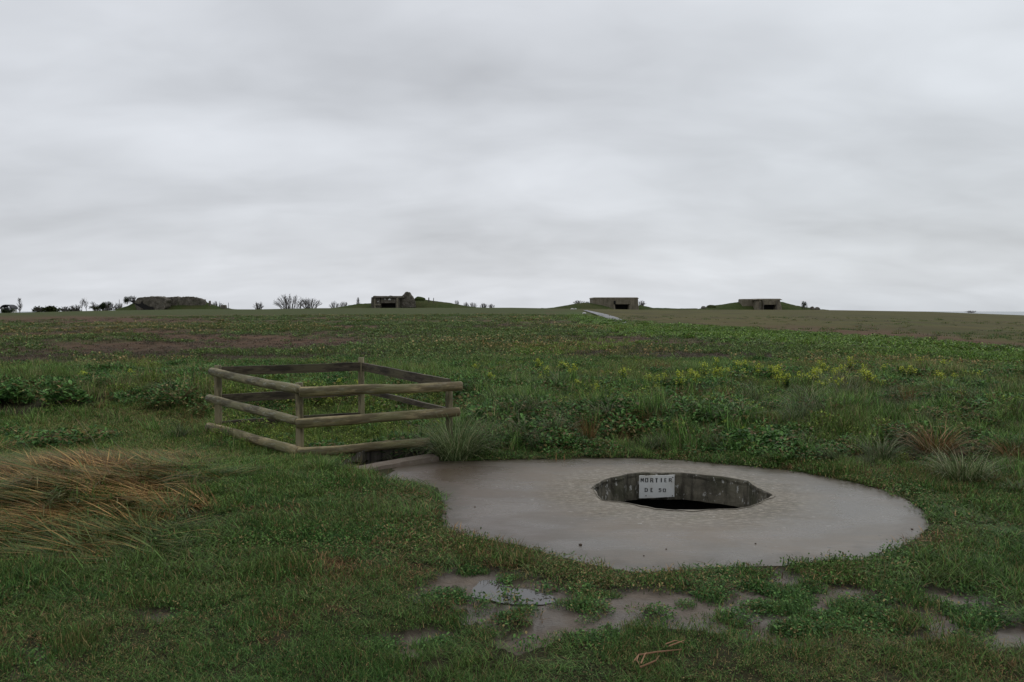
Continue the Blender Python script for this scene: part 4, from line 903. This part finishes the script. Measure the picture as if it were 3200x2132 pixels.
pole(1340, 930, 941, 300, .22, 'stubby dark post, left of two on the bank crest'); pole(1355, 931, 944, 300, .14, 'slim dark post, right of two on the bank crest')
pole(373, 936, 962, 330, .1, 'thin pole standing in the scrub left of the ruin')

# ------------------------------------------------------------------ bare trees
def tree_mesh(H, W, seed, kind):
    rnd = random.Random(seed); T, C_ = MB(), MB()
    def grow(p, d, L, r, dep):
        mid_ = p + d*L*.5 + Vector((rnd.gauss(0,.05), rnd.gauss(0,.05), 0))*L; q_ = p + d*L
        (T if dep == 0 else C_).tube([p, mid_, q_], [r, r*.85, r*.7], 5 if dep < 2 else 3, cap=False)
        if dep >= 5: return
        for _ in range(rnd.choice((2, 3, 3)) if dep else 5):
            nd_ = (d + Vector((rnd.gauss(0, .42), rnd.gauss(0, .4), rnd.gauss(.10, .2)))).normalized()
            grow(q_ if rnd.random() < .6 else mid_, nd_, L*rnd.uniform(.62, .85), r*.62, dep+1)
    if kind == 'poplar':
        T.tube([(0,0,0), (0,0,H*.6), (0,0,H)], [.22, .14, .05], 6)
        for _ in range(90):
            z = rnd.random()**.8*H*.85+.05*H; a = rnd.random()*6.28; l_ = H*.22*(1-z/H*.7)*W; C_.tube([(0,0,z), (math.cos(a)*l_*.6, math.sin(a)*l_*.6, z+l_*.9), (math.cos(a)*l_, math.sin(a)*l_, z+l_*1.8)], [.07,.05,.03], 3, cap=False)
    elif kind == 'fan':
        for s_ in range(int(16+W*3.2)):
            q_ = rnd.uniform(-1, 1); x0 = q_*W*.22 + rnd.gauss(0, W*.05); tip = Vector((q_*W*.5+rnd.gauss(0, W*.03), rnd.gauss(0, W*.15), H*math.sqrt(max(.06, 1-q_*q_*.85))*rnd.uniform(.72, 1.05)))
            p0 = Vector((x0, rnd.gauss(0, .3), -.3)); p1 = p0.lerp(tip, .5) + Vector((-q_*W*.04, 0, H*.04)); (T if s_ < 12 else C_).tube([p0, p1, tip], [.13 if s_ < 12 else .07, .07, .03], 4, cap=False)
            for _ in range(9):
                a_ = p1.lerp(tip, rnd.uniform(-.2, .95)); dd = Vector((rnd.gauss(q_*.4, .5), rnd.gauss(0, .4), rnd.uniform(.4, 1))).normalized(); C_.tube([a_, a_+dd*H*rnd.uniform(.08, .2)], [.04, .02], 3, cap=False)
    else: grow(Vector((0,0,-.2)), Vector((rnd.gauss(0,.08), 0, 1)), H*.30, .05*H**.8*.9, 0)
    return T, C_
def tree(u, vb, vt, wpx, D, kind, label, m_='bark', seed=1, name='bare_tree', group=None):
    a = at(u, vb, D); H = at(u, vt, D).z - a.z; W = wpx/FPX*D; T, C_ = tree_mesh(H, 1 if kind == 'poplar' else (W/H if kind == 'bare' else W), seed, kind)
    for mb in (T, C_):
        if kind != 'poplar' and mb.v:
            pass
    allv = T.v + C_.v; zmax = max(v_[2] for v_ in allv); xm = max(abs(v_[0]) for v_ in allv); kz = H/zmax; kx = (W*.5)/xm if kind != 'poplar' else 1
    for mb in (T, C_): mb.v = [(v_[0]*kx, v_[1]*kx, v_[2]*kz) for v_ in mb.v]
    root = empty(name, a, label, 'tree', group); T.build('trunk', M[m_], root); C_.build('crown', M[m_], root); return root
tree(908, 967, 917, 110, 330, 'fan', 'widest bare spreading tree, left of the broken casemate', seed=3)
tree(968, 966, 929, 90, 335, 'fan', 'lower bare tree leaning on the widest bare tree', seed=5)
tree(808, 968, 940, 38, 340, 'fan', 'small bare tree standing alone left of the widest one', seed=8)
tree(1045, 965, 939, 40, 420, 'fan', 'pale bare tree right of the wide pair', 'twig', seed=9); tree(1075, 965, 940, 34, 425, 'fan', 'fainter bare tree nearest the broken casemate bank', 'twig', seed=12)
tree(1119, 960, 929, 14, 450, 'poplar', 'narrow upright poplar left of the broken casemate', 'twig', seed=2)
tree(62, 980, 930, 26, 480, 'poplar', 'tall pale pointed poplar at far left', 'twig', seed=4)
tree(1428, 962, 937, 18, 430, 'fan', 'thin bare tree, first beyond the bank right slope', 'twig', seed=21); tree(1456, 963, 943, 20, 430, 'fan', 'bare tree, second beyond the bank right slope', 'twig', seed=22)
tree(1478, 963, 944, 34, 440, 'fan', 'round pale bare tree, third beyond the bank right slope', 'twig', seed=23); tree(1512, 964, 946, 30, 440, 'fan', 'bare bushy tree, fourth beyond the bank right slope', 'bark', seed=24); tree(1535, 964, 949, 26, 445, 'fan', 'low bare tree, last beyond the bank right slope', 'bark', seed=25)
tree(256, 970, 931, 20, 330, 'bare', 'dead bare snag, left of the pair by the scrub', seed=31); tree(270, 970, 930, 24, 331, 'bare', 'dead forked snag, right of the pair by the scrub', seed=33)
tree(294, 970, 941, 26, 335, 'bare', 'low bare shrub right of the dead snags', seed=35); tree(228, 972, 955, 44, 350, 'bare', 'low pale bare thicket left of the dead snags', 'twig', seed=37)
tree(158, 975, 952, 44, 400, 'fan', 'pale bare tree over the distant hedge at left', 'twig', seed=39); tree(2005, 958, 938, 30, 330, 'fan', 'pale bare bush peeping over the right end of the whole casemate', 'twig', seed=41)
tree(1812, 951, 938, 44, 300, 'fan', 'low bare bush on the bank left of the whole casemate', 'twig', seed=43); tree(1835, 951, 942, 16, 290, 'fan', 'tiny bare bush touching the whole casemate bank', 'bark', seed=44)
tree(3035, 976, 970, 40, 420, 'fan', 'small hazy bush on the far right field edge', 'twig', seed=45); tree(350, 968, 944, 60, 345, 'fan', 'thin bare scrub behind the dark bush', 'bark', seed=46)
tree(680, 962, 940, 36, 420, 'fan', 'faint pale tree right of the ruined heap', 'twig', seed=47)

def foliage_bush(u0, u1, vt, vb, D, label, m_='darkleaf', n=900, lean=0., name='bush'):
    a = at(u0, vb, D); c_ = at(u1, vt, D); W = (c_.x-a.x)/2; H = c_.z-a.z; root = empty(name, ((a.x+c_.x)/2, D, a.z), label, 'bush'); b_ = MB()
    cl = [(random.uniform(-.7,.7), random.uniform(-.6,.6), random.uniform(.3,.8), random.uniform(.3,.5)) for _ in range(9)]
    for _ in range(n):
        k = random.choice(cl); d = Vector((random.gauss(0,1), random.gauss(0,1), random.gauss(0,1))).normalized()*k[3]*random.random()**.4
        x, y, z = k[0]+d.x*.8, k[1]+d.y, min(1.02, max(.02, k[2]+d.z)); s_ = W*.10+.06
        b_.leaf(((x+lean*z)*W, y*W*.8, z*H), random.random()*6.28, s_*random.uniform(.8,2), s_, random.uniform(-.8, .9))
    b_.build('foliage', M[m_], root); t_ = MB(); t_.tube([(0,0,-.3), (lean*W*.3, 0, H*.4), (lean*W*.6, 0, H*.75)], [.12,.10,.05], 5); t_.build('trunk', M['bark'], root)
foliage_bush(382, 412, 925, 950, 326, 'dark green windswept bush beside the ruined heap', lean=.5, n=900)
tree(415, 940, 923, 26, 327, 'fan', 'bare twiggy crown leaning over the windswept bush', 'bark', seed=52)
foliage_bush(308, 350, 945, 968, 330, 'dark low bush left of the ruined casemate', n=1100)
foliage_bush(280, 312, 958, 970, 332, 'olive scrub at the foot of the dark low bush', 'mound', n=500)
foliage_bush(2504, 2524, 943, 967, 288, 'round green bush standing alone right of the right casemate', 'mound', n=900)
foliage_bush(92, 186, 961, 976, 390, 'long low green hedge at far left', 'mound', n=1200, name='hedge'); foliage_bush(186, 260, 968, 976, 380, 'low thin hedge joining the dead snags', 'mound', n=500, name='hedge')
foliage_bush(0, 46, 966, 980, 470, 'hedge in front of the dark arched hut', 'darkleaf', n=500, name='hedge')
for i_, (u_, w_, t_) in enumerate(((205,40,957),(240,36,950),(318,40,950),(335,46,942),(300,30,946),(120,40,958),(372,36,945))): tree(u_, 971, t_, w_, 342+i_*6, 'fan', 'bare hedgerow scrub between the far left hedge and the ruined heap', 'bark' if i_ % 2 else 'twig', seed=60+i_, group='scrub along the far left horizon')
# arched hut at far left
base = at(28, 978, 475); hut = empty('hut', base, 'small white hut under a dark arched roof at the far left horizon', 'hut'); sc = 475/FPX
b_ = MB(); b_.box((0, 0, 1.6), (34*sc, 5, 3.2)); b_.build('wall', M['white'], hut)
b_ = MB(); vs_ = []
for i in range(13):
    an = math.pi*i/12
    for rr_, yy in ((1.0,-3),(1.0,3),(.80,3),(.80,-3)): vs_.append((math.cos(an)*20*sc*rr_*.95, yy, 2.2+math.sin(an)*(14*sc)*rr_))
b_.add(vs_, [(i*4+k, i*4+(k+1) % 4, (i+1)*4+(k+1) % 4, (i+1)*4+k) for i in range(12) for k in range(4)] + [(0,1,2,3), (51,50,49,48)]); b_.build('roof', M['darkroof'], hut)
b_ = MB(); b_.add([(-13*sc, -2.7, 0), (13*sc, -2.7, 0), (7*sc, -2.7, 3.3), (0, -2.7, 2.9), (-6*sc, -2.7, 3.4), (-13*sc, -2.5, 0), (13*sc, -2.5, 0), (7*sc, -2.5, 3.3), (0, -2.5, 2.9), (-6*sc, -2.5, 3.4)], [(0,1,2,3,4), (9,8,7,6,5), (0,5,6,1), (1,6,7,2), (2,7,8,3), (3,8,9,4), (4,9,5,0)]); b_.build('gable', M['darkroof'], hut)

# ------------------------------------------------------------------ sky and light
SUN_EL, SUN_AZ = 48, 35     # sun veiled behind the cloud, ahead and to the right
w = bpy.data.worlds.new('World'); scene.world = w; w.use_nodes = True; t = NT(w.node_tree); bg = w.node_tree.nodes['Background']
sky = t.node('ShaderNodeTexSky', sky_type='NISHITA'); sky.sun_disc = False; sky.sun_elevation = R(SUN_EL); sky.sun_rotation = R(SUN_AZ); sky.dust_density = 3
tc = t.node('ShaderNodeTexCoord').outputs['Generated']; sx = t.node('ShaderNodeSeparateXYZ'); t.l.new(tc, sx.inputs[0]); X_, Y_, Z_ = sx.outputs
zc = t.math('ADD', t.math('MAXIMUM', Z_, 0.), .30); cb = t.node('ShaderNodeCombineXYZ'); t.put(cb.inputs[0], t.math('DIVIDE', X_, zc)); t.put(cb.inputs[1], t.math('DIVIDE', Y_, zc))
V_ = cb.outputs[0]
n1 = t.noise(t.vscale(V_, (.8, 1.6, 1)), 1.3, 4, .5, .4); n2 = t.noise(t.vscale(V_, (1.9, 2.6, 1)), 1.9, 3, .5, .4)
val = t.math('ADD', .635, t.math('MULTIPLY', t.math('SUBTRACT', n1, .5), .36)); val = t.math('ADD', val, t.math('MULTIPLY', t.math('SUBTRACT', n2, .5), .17))
def skyblob(u, v, su, sv, amp):
    r = ray(u, v).normalized(); a = t.math('DIVIDE', t.math('SUBTRACT', X_, r.x), su); c_ = t.math('DIVIDE', t.math('SUBTRACT', Z_, r.z), sv)
    g = t.math('POWER', 2.718, t.math('MULTIPLY', -1., t.math('ADD', t.math('MULTIPLY', a, a), t.math('MULTIPLY', c_, c_))))
    return t.math('MULTIPLY', g, amp)
for bl in ((1700,490,.10,.04,.07),(600,400,.14,.04,.05),(2900,60,.25,.10,.10),(1500,230,.40,.06,-.11),(700,720,.3,.02,-.03),(1100,330,.10,.03,-.04),(3050,560,.16,.10,-.07),(1900,400,.2,.03,-.03),(300,100,.3,.08,.03)):
    val = t.math('ADD', val, skyblob(*bl))
val = t.math('ADD', val, t.ramp(Z_, 0., .09, .035, 0.))
tint = t.mix(t.ramp(X_, -.1, .5, 0, .8), (.955,.988,1.045), (.93,.985,1.045))
cl = t.node('ShaderNodeVectorMath', operation='SCALE'); t.put(cl.inputs[0], tint); t.put(cl.inputs['Scale'], t.math('MULTIPLY', val, 10.))
t.put(bg.inputs['Color'], t.mix(.94, sky.outputs[0], cl.outputs[0])); bg.inputs['Strength'].default_value = .1
sd_ = bpy.data.lights.new('sun', 'SUN'); so = bpy.data.objects.new('sun', sd_); COL.objects.link(so); sd_.energy = .7; sd_.angle = R(40); sd_.color = (1, .97, .93)
dv = Vector((math.sin(R(SUN_AZ))*math.cos(R(SUN_EL)), math.cos(R(SUN_AZ))*math.cos(R(SUN_EL)), math.sin(R(SUN_EL)))); so.rotation_euler = dv.to_track_quat('Z', 'Y').to_euler()
